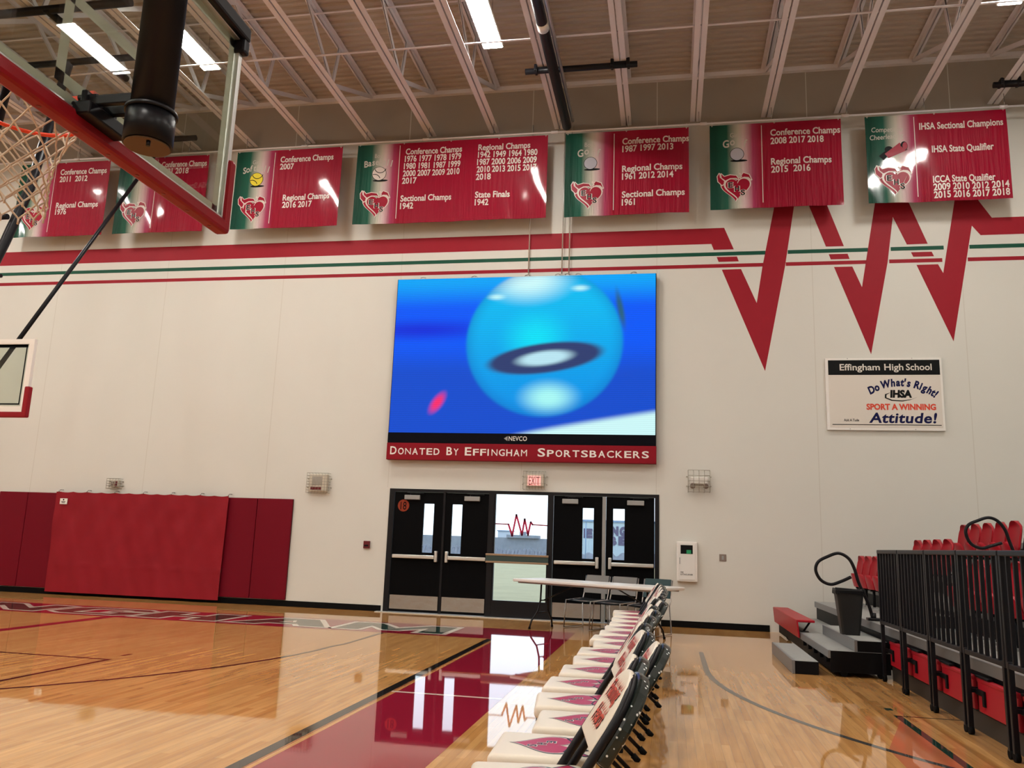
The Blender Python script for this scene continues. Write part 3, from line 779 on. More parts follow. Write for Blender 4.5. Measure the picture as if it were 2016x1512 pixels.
# ------------------------------------------------------------------ doors
def box_prism(mb, x0, x1, y0, y1, z0, z1, m=0, bev=0): mb.span((x0, y0, z0), (x1, y1, z1), m, bev)
def build_doors():
    mb = MB(); Y0, Y1 = -.015, .11
    for a, b in ((DX0, -4.905), (-3.145, -3.045), (-2.065, -1.985), (-.235, DX1)): box_prism(mb, a, b, Y0, Y1, 0, DZ)
    box_prism(mb, DX0, DX1, Y0, Y1, 2.125, DZ)
    box_prism(mb, -3.06, -2.05, Y0 + .005, Y1, 0, .27)
    box_prism(mb, -3.985, -3.965 + .02, Y0 + .01, Y1, .0, 2.13)
    tag(obj('trim_2', mb, 'black_metal'), 'black steel frame around the four doors and side window', 'door frame', kind='structure')
    mb = MB(); box_prism(mb, -1.128, -1.07, -.03, .07, 0.0, 2.12, 0, .006)
    tag(obj('trim_3', mb, 'grey_metal'), 'grey steel mullion between the two right hand doors', 'mullion', kind='structure')
    mb = MB(); box_prism(mb, DX0 - .1, DX1, -.16, .25, 0.0, .012, 0, .004)
    tag(obj('trim_4', mb, 'alu'), 'low pale metal threshold in front of the black doors', 'threshold', kind='structure')
    specs = [(1, -4.900, -3.99, (-4.345, -4.155), 'L', 'leftmost black door, with the orange number 18'),
             (2, -3.945, -3.150, (-3.818, -3.632), 'R', 'second black door, directly left of the side window'),
             (3, -1.980, -1.133, (-1.472, -1.280), 'L', 'black door directly right of the side window, with a narrow pane'),
             (4, -1.065, -.240, (-.945, -.748), 'R', 'rightmost black door, beside the grey mullion')]
    for n_, xa, xb, (wa, wb), side, lab in specs:
        t = thing('door_%d' % n_, lab, 'door', ((xa + xb) / 2, .03, 0), kind='structure')
        Ya, Yb = .008, .052; za, zb = 1.055, 1.92
        mb = MB()
        box_prism(mb, xa, wa, Ya, Yb, .015, 2.122); box_prism(mb, wb, xb, Ya, Yb, .015, 2.122)
        box_prism(mb, wa, wb, Ya, Yb, .015, za); box_prism(mb, wa, wb, Ya, Yb, zb, 2.122)
        obj('leaf', mb, 'black_door', t, True)
        mb = MB(); box_prism(mb, wa, wb, .026, .032, za, zb); obj('pane', mb, 'glass', t, True)
        mb = MB()
        bx0, bx1 = (xa + .03, xb - .10) if side == 'L' else (xa + .10, xb - .01)
        box_prism(mb, bx0, bx1, -.075, -.02, .945, 1.01, 0, .012); box_prism(mb, bx0, bx0 + .10, -.07, .01, .95, 1.005, 0, .01)
        lx = xb - .075 if side == 'L' else xa + .075
        bar = obj('push_bar', mb, 'alu', t, True)
        mb = MB(); box_prism(mb, lx - .028, lx + .028, -.065, .009, .895, 1.09, 0, .012); obj('latch_case', mb, 'alu', bar, True)
        mb = MB(); box_prism(mb, xa + .012, xb - .012, .003, .009, .06, .30); obj('kick_plate', mb, 'steel', t, True)
        c0 = {1: (-4.707, -4.417), 2: (-3.59, -3.308), 3: (-1.83, -1.549), 4: (-.704, -.414)}[n_]
        mb = MB(); box_prism(mb, c0[0], c0[1], -.05, .009, 1.985, 2.068, 0, .008); cl = obj('door_closer', mb, 'grey_metal', t, True)
        mb = MB(); mx = (c0[0] + c0[1]) / 2
        mb.tube([(mx - .04, -.03, 2.068), (mx - .04, -.03, 2.095), (mx + .22, -.055, 2.10)], .009, seg=6); mb.tube([(mx + .22, -.055, 2.10), (mx - .10, -.02, 2.112)], .009, seg=6)
        obj('closer_arm', mb, 'black_metal', cl, True)
        if n_ == 1:
            f = lambda x, z: (x, .0055, z); f2 = lambda x, z: (x, .0045, z)
            mb = MB(); mb.flat([disc(-4.731, 1.877, .108, 32)], f, 0)
            mb.text(txt('18', .20, .006, 0, .72, 1, 'CENTER'), shift(f2, -4.731, 1.805), 1)
            obj('number_sticker', mb, ['number_orange', 'black_door'], t, True, recalc=False)
    t = thing('window_1', 'tall clear side window between the black doors, with a red zigzag decal', 'window', (-2.55, .03, 0), kind='structure')
    mb = MB(); box_prism(mb, -3.046, -2.064, .03, .036, .27, 2.126); obj('pane', mb, 'glass', t, True)
    mb = MB()
    for a, b in ((-3.046, -3.02), (-2.09, -2.064)): box_prism(mb, a, b, .0, .06, .27, 2.126)
    box_prism(mb, -3.02, -2.09, .0, .06, .27, .29); obj('window_frame', mb, 'black_metal', t, True)
    mb = MB(); f = lambda x, z: (x, .0285, z)
    zz = [(-3.03, 1.603), (-2.785, 1.601), (-2.712, 1.40), (-2.648, 1.77), (-2.537, 1.42), (-2.497, 1.70), (-2.429, 1.42), (-2.388, 1.65), (-2.352, 1.605), (-2.08, 1.597)]
    mb.stroke(zz[1:9], .032, f, 0); mb.stroke([zz[0], zz[1]], .020, f, 1); mb.stroke([zz[8], zz[9]], .020, f, 1)
    obj('zigzag_decal', mb, ['decal_red', 'sponsor_red'], t, True, recalc=False)
    mb = MB(); box_prism(mb, -3.155, -2.045, -.06, -.018, .955, 1.055, 0, .004); rl = obj('guard_rail', mb, 'bumper_green', t, True)
    mb = MB(); box_prism(mb, -3.158, -2.042, -.068, -.018, 1.05, 1.085, 0, .006); box_prism(mb, -3.158, -2.042, -.068, -.018, .925, .958, 0, .006); obj('rail_trim', mb, 'bumper_tan', rl, True)
build_doors()

# ------------------------------------------------------------------ wall fittings
def cage(x0, x1, z0, z1, d, nx, nz, r=.0035, skirt=True):
    mb = MB(); Y = -d
    for i in range(nx + 1):
        x = x0 + (x1 - x0) * i / nx
        mb.tube([(x, -.002, z1), (x, Y, z1), (x, Y, z0), (x, -.002, z0)], r, seg=5)
    for j in range(nz + 1):
        z = z0 + (z1 - z0) * j / nz
        mb.tube([(x0, -.002, z), (x0, Y, z), (x1, Y, z), (x1, -.002, z)], r, seg=5)
    for x in (x0 - .02, x1 + .02):
        for z in (z0 + (z1 - z0) * .28, z1 - (z1 - z0) * .28): mb.cyl((x, 0, z), (x, -.022, z), .012, seg=8)
    return mb
t = thing('exit_sign', 'small red lit EXIT sign in a wire guard above the black doors', 'exit sign', (-2.335, 0, 2.24))
mb = MB(); mb.span((-2.485, -.09, 2.27), (-2.165, -.001, 2.49), 0, .01); obj('housing', mb, 'beige', t, True)
mb = MB(); mb.span((-2.445, -.093, 2.285), (-2.215, -.089, 2.455)); obj('lit_face', mb, 'exit_red', t, True)
mb = MB(); f = lambda x, z: (x, -.0945, z)
mb.text(txt('EXIT', .155 / CAP, .0, 0, 1, 1, 'CENTER', width=.19), shift(f, -2.330, 2.293), 0); obj('lettering', mb, 'strobe_red', t, True, recalc=False)
obj('wire_guard', cage(-2.525, -2.135, 2.215, 2.535, .11, 7, 3), 'wire', t, True)

t = thing('wall_clock_speaker', 'caged cream wall unit with a small dark display, above the right red pads', 'wall unit', (-6.38, 0, 2.06))
mb = MB(); mb.span((-6.555, -.10, 2.085), (-6.20, -.001, 2.405), 0, .012); obj('housing', mb, 'beige', t, True)
mb = MB(); mb.span((-6.49, -.106, 2.20), (-6.29, -.098, 2.36), 0, .004); obj('grille', mb, 'grey_grille', t, True)
mb = MB(); mb.span((-6.51, -.106, 2.11), (-6.30, -.098, 2.175), 0, .003); obj('display', mb, 'strobe_red', t, True)
obj('wire_guard', cage(-6.585, -6.17, 2.06, 2.425, .125, 7, 7), 'wire', t, True)

t = thing('fire_strobe', 'small caged red and white fire strobe above the red wall curtain', 'fire alarm', (-10.60, 0, 2.05))
mb = MB(); mb.span((-10.68, -.07, 2.07), (-10.50, -.001, 2.215), 0, .01); obj('housing', mb, 'beige', t, True)
mb = MB(); mb.span((-10.575, -.09, 2.085), (-10.525, -.065, 2.19), 0, .008); obj('strobe_lens', mb, 'strobe_red', t, True)
mb = MB(); mb.span((-10.66, -.08, 2.09), (-10.60, -.065, 2.18), 0, .004); obj('horn', mb, 'taupe_plate', t, True)
obj('wire_guard', cage(-10.715, -10.465, 2.045, 2.235, .13, 4, 4, .005), 'wire', t, True)

t = thing('emergency_light', 'white two lamp emergency light in a wire guard, right of the black doors', 'emergency light', (.505, 0, 2.23))
mb = MB(); mb.span((.36, -.09, 2.37), (.66, -.001, 2.49), 0, .02); obj('housing', mb, 'white', t, True)
for x in (.40, .62):
    mb = MB(); mb.cyl((x, -.06, 2.36), (x, -.13, 2.33), .035, seg=16, r1=.045); obj('lamp_head', mb, 'taupe_plate', t, True)
obj('wire_guard', cage(.325, .685, 2.235, 2.60, .17, 4, 4, .0055), 'wire', t, True)

t = thing('extinguisher_cabinet', 'white wall cabinet for a fire extinguisher, right of the black doors', 'cabinet', (.30, 0, .745))
mb = MB(); mb.span((.131, -.10, .745), (.471, -.001, 1.40), 0, .012); obj('body', mb, 'white', t, True)
mb = MB(); mb.span((.168, -.108, .775), (.435, -.098, 1.37), 0, .004); d_ = obj('door', mb, 'white_plastic', t, True)
mb = MB(); mb.span((.195, -.110, 1.20), (.395, -.107, 1.345)); obj('window', mb, 'print_black', d_, True)
mb = MB(); mb.box((.33, -.112, 1.235), (.075, .004, .06), 0, .001); obj('green_tag', mb, 'green_light', d_, True)
mb = MB(); mb.span((.175, -.118, 1.03), (.187, -.105, 1.14), 0, .003); obj('handle', mb, 'grey_metal', d_, True)
mb = MB(); f = lambda x, z: (x, -.1092, z)
mb.text(txt('FIRE', .036, .012, 0, .75), shift(f, .195, .885), 0); mb.text(txt('EXTINGUISHER', .036, .012, 0, 1, 1, 'LEFT', width=.20), shift(f, .195, .85), 0)
obj('lettering', mb, 'print_black', d_, True, recalc=False)

t = thing('outlet_plate', 'small taupe outlet plate on the wall right of the extinguisher cabinet', 'outlet', (.889, 0, 1.10))
mb = MB(); mb.span((.832, -.008, 1.10), (.946, -.0005, 1.215), 0, .003); obj('plate', mb, 'taupe_plate', t, True)
mb = MB(); mb.span((.872, -.011, 1.125), (.906, -.006, 1.19), 0, .002); obj('socket', mb, 'grey_metal', t, True)
t = thing('fire_alarm_pull', 'small dark red fire alarm pull station left of the black doors', 'fire alarm', (-5.37, 0, 1.09))
mb = MB(); mb.span((-5.43, -.045, 1.09), (-5.312, -.0005, 1.222), 0, .006); obj('housing', mb, 'strobe_red', t, True)
mb = MB(); mb.span((-5.41, -.055, 1.125), (-5.332, -.043, 1.155), 0, .004); obj('handle', mb, 'black', t, True)

# sign board
def build_sign():
    t = thing('school_sign', 'white sign board with a black heading, below the middle zigzag point', 'sign', (3.54, 0, 3.33))
    mb = MB(); mb.span((2.62, -.05, 3.325), (4.46, -.001, 4.555), 0, .004); obj('board', mb, 'white', t, True)
    mb = MB(); mb.span((2.665, -.053, 3.37), (4.425, -.049, 4.52)); obj('face', mb, 'sign_face', t, True)
    mb = MB(); mb.span((2.665, -.055, 4.265), (4.425, -.052, 4.52)); hd = obj('heading_panel', mb, 'print_black', t, True)
    f = lambda x, z: (x, -.0565, z); g = lambda x, z: (x, -.0545, z)
    mb = MB()
    words = [('Effingham', 2.85, .64), ('High', 3.56, .30), ('School', 3.90, .40)]
    for wtxt, x, wd in words:
        s = txt(wtxt, .155, .016, 0, 1, 1, 'LEFT', width=wd); mb.text(s, shift(f, x, 4.345), 0)
    obj('heading_lettering', mb, 'sign_face', hd, True, recalc=False)
    mb = MB()
    # arched slogan
    body = "Do What's Right!"; n_ = len(body)
    wts = [1.1, .85, .45, 1.4, .85, .8, .55, .35, .75, .45, .95, .4, .85, .85, .55, .45]
    tot = sum(wts); acc = 0
    R, cx, cz = .88, 3.79, 3.372
    for ch, wt in zip(body, wts):
        mid = (acc + wt / 2) / tot; acc += wt
        a = math.radians(128 - 83 * mid)
        if ch == ' ': continue
        px, pz = cx + R * math.cos(a) * .86, cz + R * math.sin(a) * .80
        rot = (a - PI / 2) * .75
        mb.text(txt(ch, .175, .045, .12, .80, 1, 'CENTER'), shift(g, px, pz, rot), 0)
    obj('slogan_lettering', mb, 'sign_navy', t, True, recalc=False)
    mb = MB(); mb.text(txt('Attitude!', .235, .028, .15, 1, 1.06, 'LEFT', width=1.06), shift(g, 3.28, 3.455), 0)
    obj('slogan_lettering', mb, 'sign_navy', t, True, recalc=False)
    mb = MB(); mb.text(txt('SPORT A WINNING', .135, .045, 0, 1, 1, 'LEFT', width=1.08), shift(g, 3.25, 3.675), 0); obj('red_lettering', mb, 'sign_orange', t, True, recalc=False)
    mb = MB(); mb.text(txt('IHSA', .165, .06, .08, 1, 1, 'LEFT', width=.34), shift(g, 3.63, 3.885), 0)
    sw = [(x, z - .045) for x, z in ((3.64, 4.01), (3.575, 3.97), (3.57, 3.925), (3.66, 3.885), (3.82, 3.875), (3.96, 3.895), (4.06, 3.935), (3.95, 3.885), (3.82, 3.858), (3.65, 3.868), (3.545, 3.915), (3.55, 3.98))]
    mb.flat([sw], g, 0)
    mb.text(txt('Add A Tude', .058, .02, 0, 1, 1, 'LEFT', width=.24), shift(g, 2.885, 3.475), 0)
    mb.flat([[(2.70, 3.412), (4.40, 3.412), (4.40, 3.424), (2.70, 3.424)]], g, 0)
    obj('black_lettering', mb, 'print_black', t, True, recalc=False)
    mb = MB()
    for x in (2.98, 4.0):
        for z in (3.345, 4.548): mb.cyl((x, -.05, z), (x, -.056, z), .008, seg=8)
    obj('screw', mb, 'grey_metal', t, True)
build_sign()

# wall pads and hanging curtain at left
def pad(x0, x1, lab):
    t = thing('wall_pad', lab, 'wall pad', ((x0 + x1) / 2, -.001, .115), 0, 'dark red wall pads')
    mb = MB(); mb.span((x0 + .004, -.055, .115), (x1 - .004, -.012, 1.935), 0, .014); obj('cushion', mb, 'red_pad', t, True)
    mb = MB(); mb.span((x0 + .006, -.012, .115), (x1 - .006, -.001, 1.935)); obj('backing_board', mb, 'black', t, True)
for x0, x1, lab in ((-13.13, -12.475, 'dark red wall pad at the far left end of the row'), (-12.475, -11.72, 'dark red wall pad touching the left edge of the red curtain'),
                    (-8.18, -7.566, 'dark red wall pad touching the right edge of the red curtain'), (-7.566, -6.855, 'dark red wall pad at the right end of the row')):
    pad(x0, x1, lab)
t = thing('wall_curtain', 'brighter red vinyl curtain hung from hooks between the dark red wall pads', 'curtain', (-9.95, 0, .06))
mb = MB()
HK = [-11.734, -11.115, -10.511, -9.901, -9.313, -8.702, -8.124]
def cur(u, v):
    x = -11.79 + (3.67) * u
    hk = min(abs(x - h) for h in HK)
    ph = math.sin(PI * min(1, hk / .31))
    z = .055 + 1.905 * v - .016 * ph * v ** 6
    y = -.118 - .010 * math.cos(2 * PI * (x + 11.734) / .603) * v ** 2
    y += .010 * math.sin(6.1 * x + 4.0 * v) * math.sin(3.1 * v + 1.3 * x) + .007 * math.sin(11 * x - 7 * v + 2 * math.sin(4 * v)) + .004 * math.sin(19 * x + 13 * v)
    y -= .010 * math.exp(-((v - .27 - .01 * math.sin(9 * x)) / .018) ** 2) * (.6 + .4 * math.sin(13 * x))
    return (x + .02 * (1 - v) * (1 - 2 * u), y, z)
mb.grid(cur, 110, 40); obj('sheet', mb, 'red_tarp', t, True)
mb = MB()
for h in HK:
    mb.tube([(h, -.002, 1.995), (h, -.08, 1.995), (h, -.128, 1.97), (h, -.120, 1.94)], .008, seg=6)
obj('hook', mb, 'steel', t, True)
mb = MB(); f = lambda x, z: (x, -.1525, z)
mb.box((-11.585, -.145, 1.77), (.155, .013, .11));
mb.flat([disc(-11.585, 1.80, .016, 12), [(-11.63, 1.755), (-11.54, 1.755), (-11.54, 1.768), (-11.63, 1.768)], [(-11.62, 1.735), (-11.55, 1.735), (-11.55, 1.744), (-11.62, 1.744)]], f, 1)
obj('maker_label', mb, ['white', 'print_black'], t, True)

# ------------------------------------------------------------------ near basketball goal (cross court), facing left
def net_mesh(cx, cy, cz, r=.224, h=.44):
    mb = MB(); N = 12
    prof = [(0.0, 1.0), (.15, .87), (.29, .74), (.41, .66), (.51, .61), (.60, .58), (.68, .565), (.76, .56), (.84, .57), (.92, .58), (1.0, .56)]
    def P(i, k):
        a = 2 * PI * (k + .5 * (i % 2)) / N
        t, s = prof[i]
        return Vector((cx + r * s * math.cos(a), cy + r * s * math.sin(a), cz - h * t - .01))
    for i in range(len(prof) - 1):
        for k in range(N):
            a = P(i, k)
            k2 = (k, k - 1) if i % 2 == 0 else (k, k + 1)
            for kk in k2:
                b = P(i + 1, kk)
                mid = (a + b) / 2; c = Vector((cx, cy, mid.z)); mid = c + (mid - c) * .97
                mb.tube([a, mid, b], .0040, seg=5, caps=False)
    for k in range(N):
        mb.tube([P(10, k), P(10, k) + Vector((0, 0, -.025))], .0045, seg=5)
    return mb
def near_goal():
    XB, Ya, Yb, Zb, Zt = -2.33, -12.63, -10.80, 2.87, 3.96
    yc = -11.75
    t = thing('basketball_hoop', 'near basketball goal with glass backboard on a thick black hanging mast, upper left', 'basketball hoop', (XB, yc, 2.8))
    mb = MB(); mb.span((XB - .006, Ya + .03, Zb + .03), (XB + .006, Yb - .03, Zt - .03)); gl = obj('glass_backboard', mb, 'board_glass', t, True)
    f = lambda y, z: (XB - .0075, y, z)
    mb = MB()
    def band(y0, z0, y1, z1): mb.face([f(y0, z0), f(y1, z0), f(y1, z1), f(y0, z1)])
    for (y0, z0, y1, z1) in ((Ya + .04, Zb + .035, Yb - .04, Zb + .085), (Ya + .04, Zt - .085, Yb - .04, Zt - .035), (Ya + .04, Zb + .04, Ya + .09, Zt - .04), (Yb - .09, Zb + .04, Yb - .04, Zt - .04)): band(y0, z0, y1, z1)
    tq = (-12.05, -11.45, 2.975, 3.375)
    band(tq[0], tq[2], tq[1], tq[2] + .05); band(tq[0], tq[3] - .05, tq[1], tq[3]); band(tq[0], tq[2], tq[0] + .05, tq[3]); band(tq[1] - .05, tq[2], tq[1], tq[3])
    obj('white_markings', mb, 'decal_white', gl, True, recalc=False)
    mb = MB()
    for a, b in (((XB - .022, Ya, Zb), (XB + .022, Yb, Zb + .035)), ((XB - .022, Ya, Zt - .035), (XB + .022, Yb, Zt)), ((XB - .022, Ya, Zb), (XB + .022, Ya + .035, Zt)), ((XB - .022, Yb - .035, Zb), (XB + .022, Yb, Zt))): mb.span(a, b, 0, .004)
    obj('frame', mb, 'alu', t, True)
    mb = MB(); mb.span((XB - .03, -12.4, Zt - .03), (XB + .06, Yb + .012, Zt + .055), 0, .015); mb.span((XB - .028, Yb - .045, Zt - .11), (XB + .055, Yb + .016, Zt - .02), 0, .015)
    obj('top_bar', mb, 'black_metal', t, True)
    mb = MB()
    mb.span((XB - .038, Ya - .02, Zb - .05), (XB + .042, Yb + .025, Zb + .02), 0, .018)
    mb.span((XB - .038, Yb - .03, Zb - .045), (XB + .042, Yb + .028, Zb + .36), 0, .018)
    mb.span((XB - .038, Ya - .028, Zb - .045), (XB + .042, Ya + .03, Zb + .36), 0, .018)
    pd = obj('edge_padding', mb, 'hoop_pad', t, True)
    mb = MB()
    for i in range(9): mb.cyl((XB, Ya + .12 + i * .20, Zb - .052), (XB, Ya + .12 + i * .20, Zb - .045), .010, seg=8)
    obj('bolt', mb, 'dark_red', pd, True)
    rx, rz = XB - .39, 3.03
    mb = MB()
    mb.tube([(rx + .2286 * math.cos(a), yc + .2286 * math.sin(a), rz) for a in [2 * PI * i / 40 for i in range(40)]], .0095, seg=8, closed=True)
    mb.span((rx + .22, yc - .07, rz - .02), (XB - .006, yc + .07, rz + .008), 0, .004)
    for s in (-1, 1): mb.cyl((rx + .16, yc + s * .165, rz - .008), (XB - .02, yc + s * .06, rz - .09), .008, seg=6)
    mb.span((XB - .03, yc - .08, rz - .11), (XB - .008, yc + .08, rz + .02), 0, .003)
    rm = obj('rim', mb, 'orange', t, True)
    obj('net', net_mesh(rx, yc, rz), 'net', t, True)
    mxx, myy = -2.03, -11.87
    mb = MB(); mb.cyl((mxx, myy, 2.80), (mxx, myy, 9.1), .082, seg=32); ms = obj('mast', mb, 'black_metal', t, True)
    mb = MB(); mb.cyl((mxx, myy, 2.765), (mxx, myy, 2.90), .094, seg=32); mb.cyl((mxx, myy, 2.895), (mxx, myy, 2.91), .100, seg=32); cl = obj('mast_collar', mb, 'black_metal', ms, True)
    mb = MB(); mb.cyl((mxx, myy, 2.757), (mxx, myy, 2.764), .086, seg=32); obj('end_cap', mb, 'tan_cap', cl, True)
    mb = MB(); mb.cyl((mxx + .04, myy - .05, 2.735), (mxx + .04, myy - .05, 2.757), .008, seg=8); obj('cap_screw', mb, 'black_metal', cl, True)
    mb = MB()
    mb.span((XB + .03, myy - .075, 2.90), (XB + .055, myy + .12, 2.985), 0, .006)
    mb.span((XB + .05, myy - .055, 2.925), (mxx - .05, myy - .03, 2.97), 0, .006); mb.span((XB + .05, myy + .03, 2.925), (mxx - .05, myy + .055, 2.97), 0, .006)
    mb.span((XB + .01, myy - .10, 2.865), (XB + .10, myy + .14, 2.925), 0, .008)
    for y_ in (-.045, .085):
        for z_ in (2.92, 2.965): mb.cyl((XB + .0, myy + y_, z_), (XB + .085, myy + y_, z_), .012, seg=8)
    obj('mast_bracket', mb, 'black_metal', t, True)
    mb = MB()
    mb.span((XB + .02, myy - .3, 3.80), (XB + .05, myy + .3, 3.84), 0, .004)
    mb.cyl((XB + .03, myy, 3.84), (mxx, myy, 3.84), .03, seg=10)
    obj('upper_bracket', mb, 'black_metal', t, True)
near_goal()

# ------------------------------------------------------------------ main goal at the far left, hung from the roof
def far_goal():
    xc, YB2, Z0, Z1 = -9.95, -4.33, 2.84, 3.94
    xa, xb = xc - .915, xc + .915
    t = thing('basketball_hoop', 'far basketball goal cut by the left edge, white framed glass with red corner padding', 'basketball hoop', (xc, YB2, 2.8))
    mb = MB(); mb.span((xa + .05, YB2 - .006, Z0 + .05), (xb - .05, YB2 + .006, Z1 - .05)); gl = obj('glass_backboard', mb, 'board_glass', t, True)
    mb = MB()
    w_ = .11
    for a, b in (((xa, YB2 - .03, Z0), (xb, YB2 + .03, Z0 + w_)), ((xa, YB2 - .03, Z1 - w_ * .7), (xb, YB2 + .03, Z1)), ((xa, YB2 - .03, Z0), (xa + w_ * .8, YB2 + .03, Z1)), ((xb - w_ * .8, YB2 - .03, Z0), (xb, YB2 + .03, Z1))): mb.span(a, b, 0, .004)
    obj('frame', mb, 'white', t, True)
    f = lambda x, z: (x, YB2 - .032, z)
    mb = MB(); mb.stroke([(xa + .11, Z0 + .14), (xb - .11, Z0 + .14), (xb - .11, Z1 - .10), (xa + .11, Z1 - .10)], .022, f, 0, True)
    mb.stroke([(xa + .11, Z1 - .105), (xb - .11, Z1 - .105)], .045, f, 0)
    obj('black_outline', mb, 'black', gl, True, recalc=False)
    mb = MB()
    mb.span((xa - .02, YB2 - .045, Z0 - .05), (xb + .02, YB2 + .045, Z0 + .03), 0, .016)
    for x0, x1 in ((xb - .05, xb + .025), (xa - .025, xa + .05)): mb.span((x0, YB2 - .045, Z0 - .05), (x1, YB2 + .045, Z0 + .40), 0, .018)
    obj('edge_padding', mb, 'hoop_pad', t, True)
    mb = MB(); rx, ry, rz = xc, YB2 - .39, 3.0
    mb.tube([(rx + .2286 * math.cos(a), ry + .2286 * math.sin(a), rz) for a in [2 * PI * i / 32 for i in range(32)]], .0095, seg=8, closed=True)
    mb.span((xc - .07, ry + .22, rz - .02), (xc + .07, YB2 - .006, rz + .008), 0, .004); obj('rim', mb, 'orange', t, True)
    obj('net', net_mesh(rx, ry, rz), 'net', t, True)
    # twin hanging mast, tapering to a mount behind the glass
    xm = -10.50
    ms = MB()
    ms.tube([(xm + .50, -3.42, 9.02), (xm + .42, -3.75, 6.6), (xm + .36, -4.0, 5.6), (xm + .20, -4.1, 4.9), (xm + .16, -4.16, 3.2)], .075, seg=12)
    ms.tube([(xm - .60, -3.42, 9.02), (xm - .52, -3.75, 6.6), (xm - .40, -4.0, 5.6), (xm - .20, -4.1, 4.9), (xm - .16, -4.16, 3.2)], .075, seg=12)
    for zz, hw in ((6.0, .36), (5.2, .26), (4.4, .18)): ms.cyl((xm - hw, -4.03, zz), (xm + hw, -4.03, zz), .045, seg=10)
    for zz in (5.0, 4.3): ms.cyl((xm + .18, -4.12, zz), (xm + .50, -4.12, zz), .03, seg=8)
    ms.span((xm - .22, -4.22, 3.1), (xm + .62, -4.10, 3.5), 0, .01)
    ms.span((xm + .2, -4.30, 3.15), (xm + .60, -4.20, 3.35), 0, .01)
    obj('mast', ms, 'black_metal', t, True)
    mb = MB(); mb.cyl((-9.92, -.70, 9.0), (-9.86, -4.16, 3.42), .035, seg=10); obj('back_brace', mb, 'black_metal', t, True)
    # ceiling pivot tubes clamped to the joists
    mb = MB()
    mb.cyl((-12.4, -4.75, 9.02), (-7.9, -4.75, 9.02), .065, seg=12); mb.cyl((-12.4, -3.42, 9.02), (-8.05, -3.42, 9.02), .055, seg=12)
    mb.cyl((-9.31, -4.80, 9.0), (-9.31, -2.85, 9.0), .06, seg=12); mb.cyl((-11.35, -4.80, 9.0), (-11.35, -2.85, 9.0), .06, seg=12)
    mb.cyl((-10.8, -.66, 9.02), (-9.3, -.66, 9.02), .055, seg=12)
    obj('ceiling_frame', mb, 'black_metal', t, True)
far_goal()

# ------------------------------------------------------------------ roller and cross tubes under the joists
t = thing('ceiling_roller', 'long black roller tube with a white ring hung under the roof at top center', 'roller', (-1.86, -4, 8.98))
mb = MB(); mb.cyl((-1.86, -.42, 8.93), (-1.86, -8.2, 8.93), .085, seg=20); obj('roller_tube', mb, 'black_metal', t, True)
mb = MB(); mb.cyl((-1.86, -3.42, 8.93), (-1.86, -3.60, 8.93), .089, seg=20); obj('white_ring', mb, 'white', t, True)
mb = MB(); mb.cyl((-1.735, -.55, 8.96), (-1.735, -8.2, 8.96), .030, seg=8); obj('side_pole', mb, 'alu', t, True)
mb = MB()
for yy in (-2.12, -5.2): mb.tube([(-1.86, yy, 9.06), (-1.86, yy, 9.10)], .02, seg=8)
mb.cyl((-1.735, -2.12, 8.97), (-1.735, -2.12, 9.06), .012, seg=6)
obj('hanger', mb, 'black_metal', t, True)
def cross_tube(lab, x0, x1, y, clamps):
    t = thing('clamped_cross_tube', lab, 'pipe', ((x0 + x1) / 2, y, 9.03), 0, 'black cross tubes clamped under the joists')
    mb = MB(); mb.cyl((x0, y, 9.045), (x1, y, 9.045), .05, seg=14); obj('tube', mb, 'black_metal', t, True)
    for c in clamps:
        mb = MB()
        mb.span((c - .15, y - .045, 9.03), (c + .15, y + .075, 9.095), 0, .012)
        for s in (-1, 1):
            mb.span((c + s * .135 - .022, y - .07, 9.02), (c + s * .135 + .022, y + .10, 9.14), 0, .01)
            mb.cyl((c + s * .11, y - .055, 8.96), (c + s * .11, y - .055, 9.13), .012, seg=6)
        obj('clamp', mb, 'black_metal', t, True)
cross_tube('black cross tube clamped under two joists beside the ceiling roller', -2.36, -.50, -2.12, (-2.05, -.78))
cross_tube('black cross tube at the right edge of the photo under the roof joists', 5.32, 6.9, -.75, (5.57, 6.84))

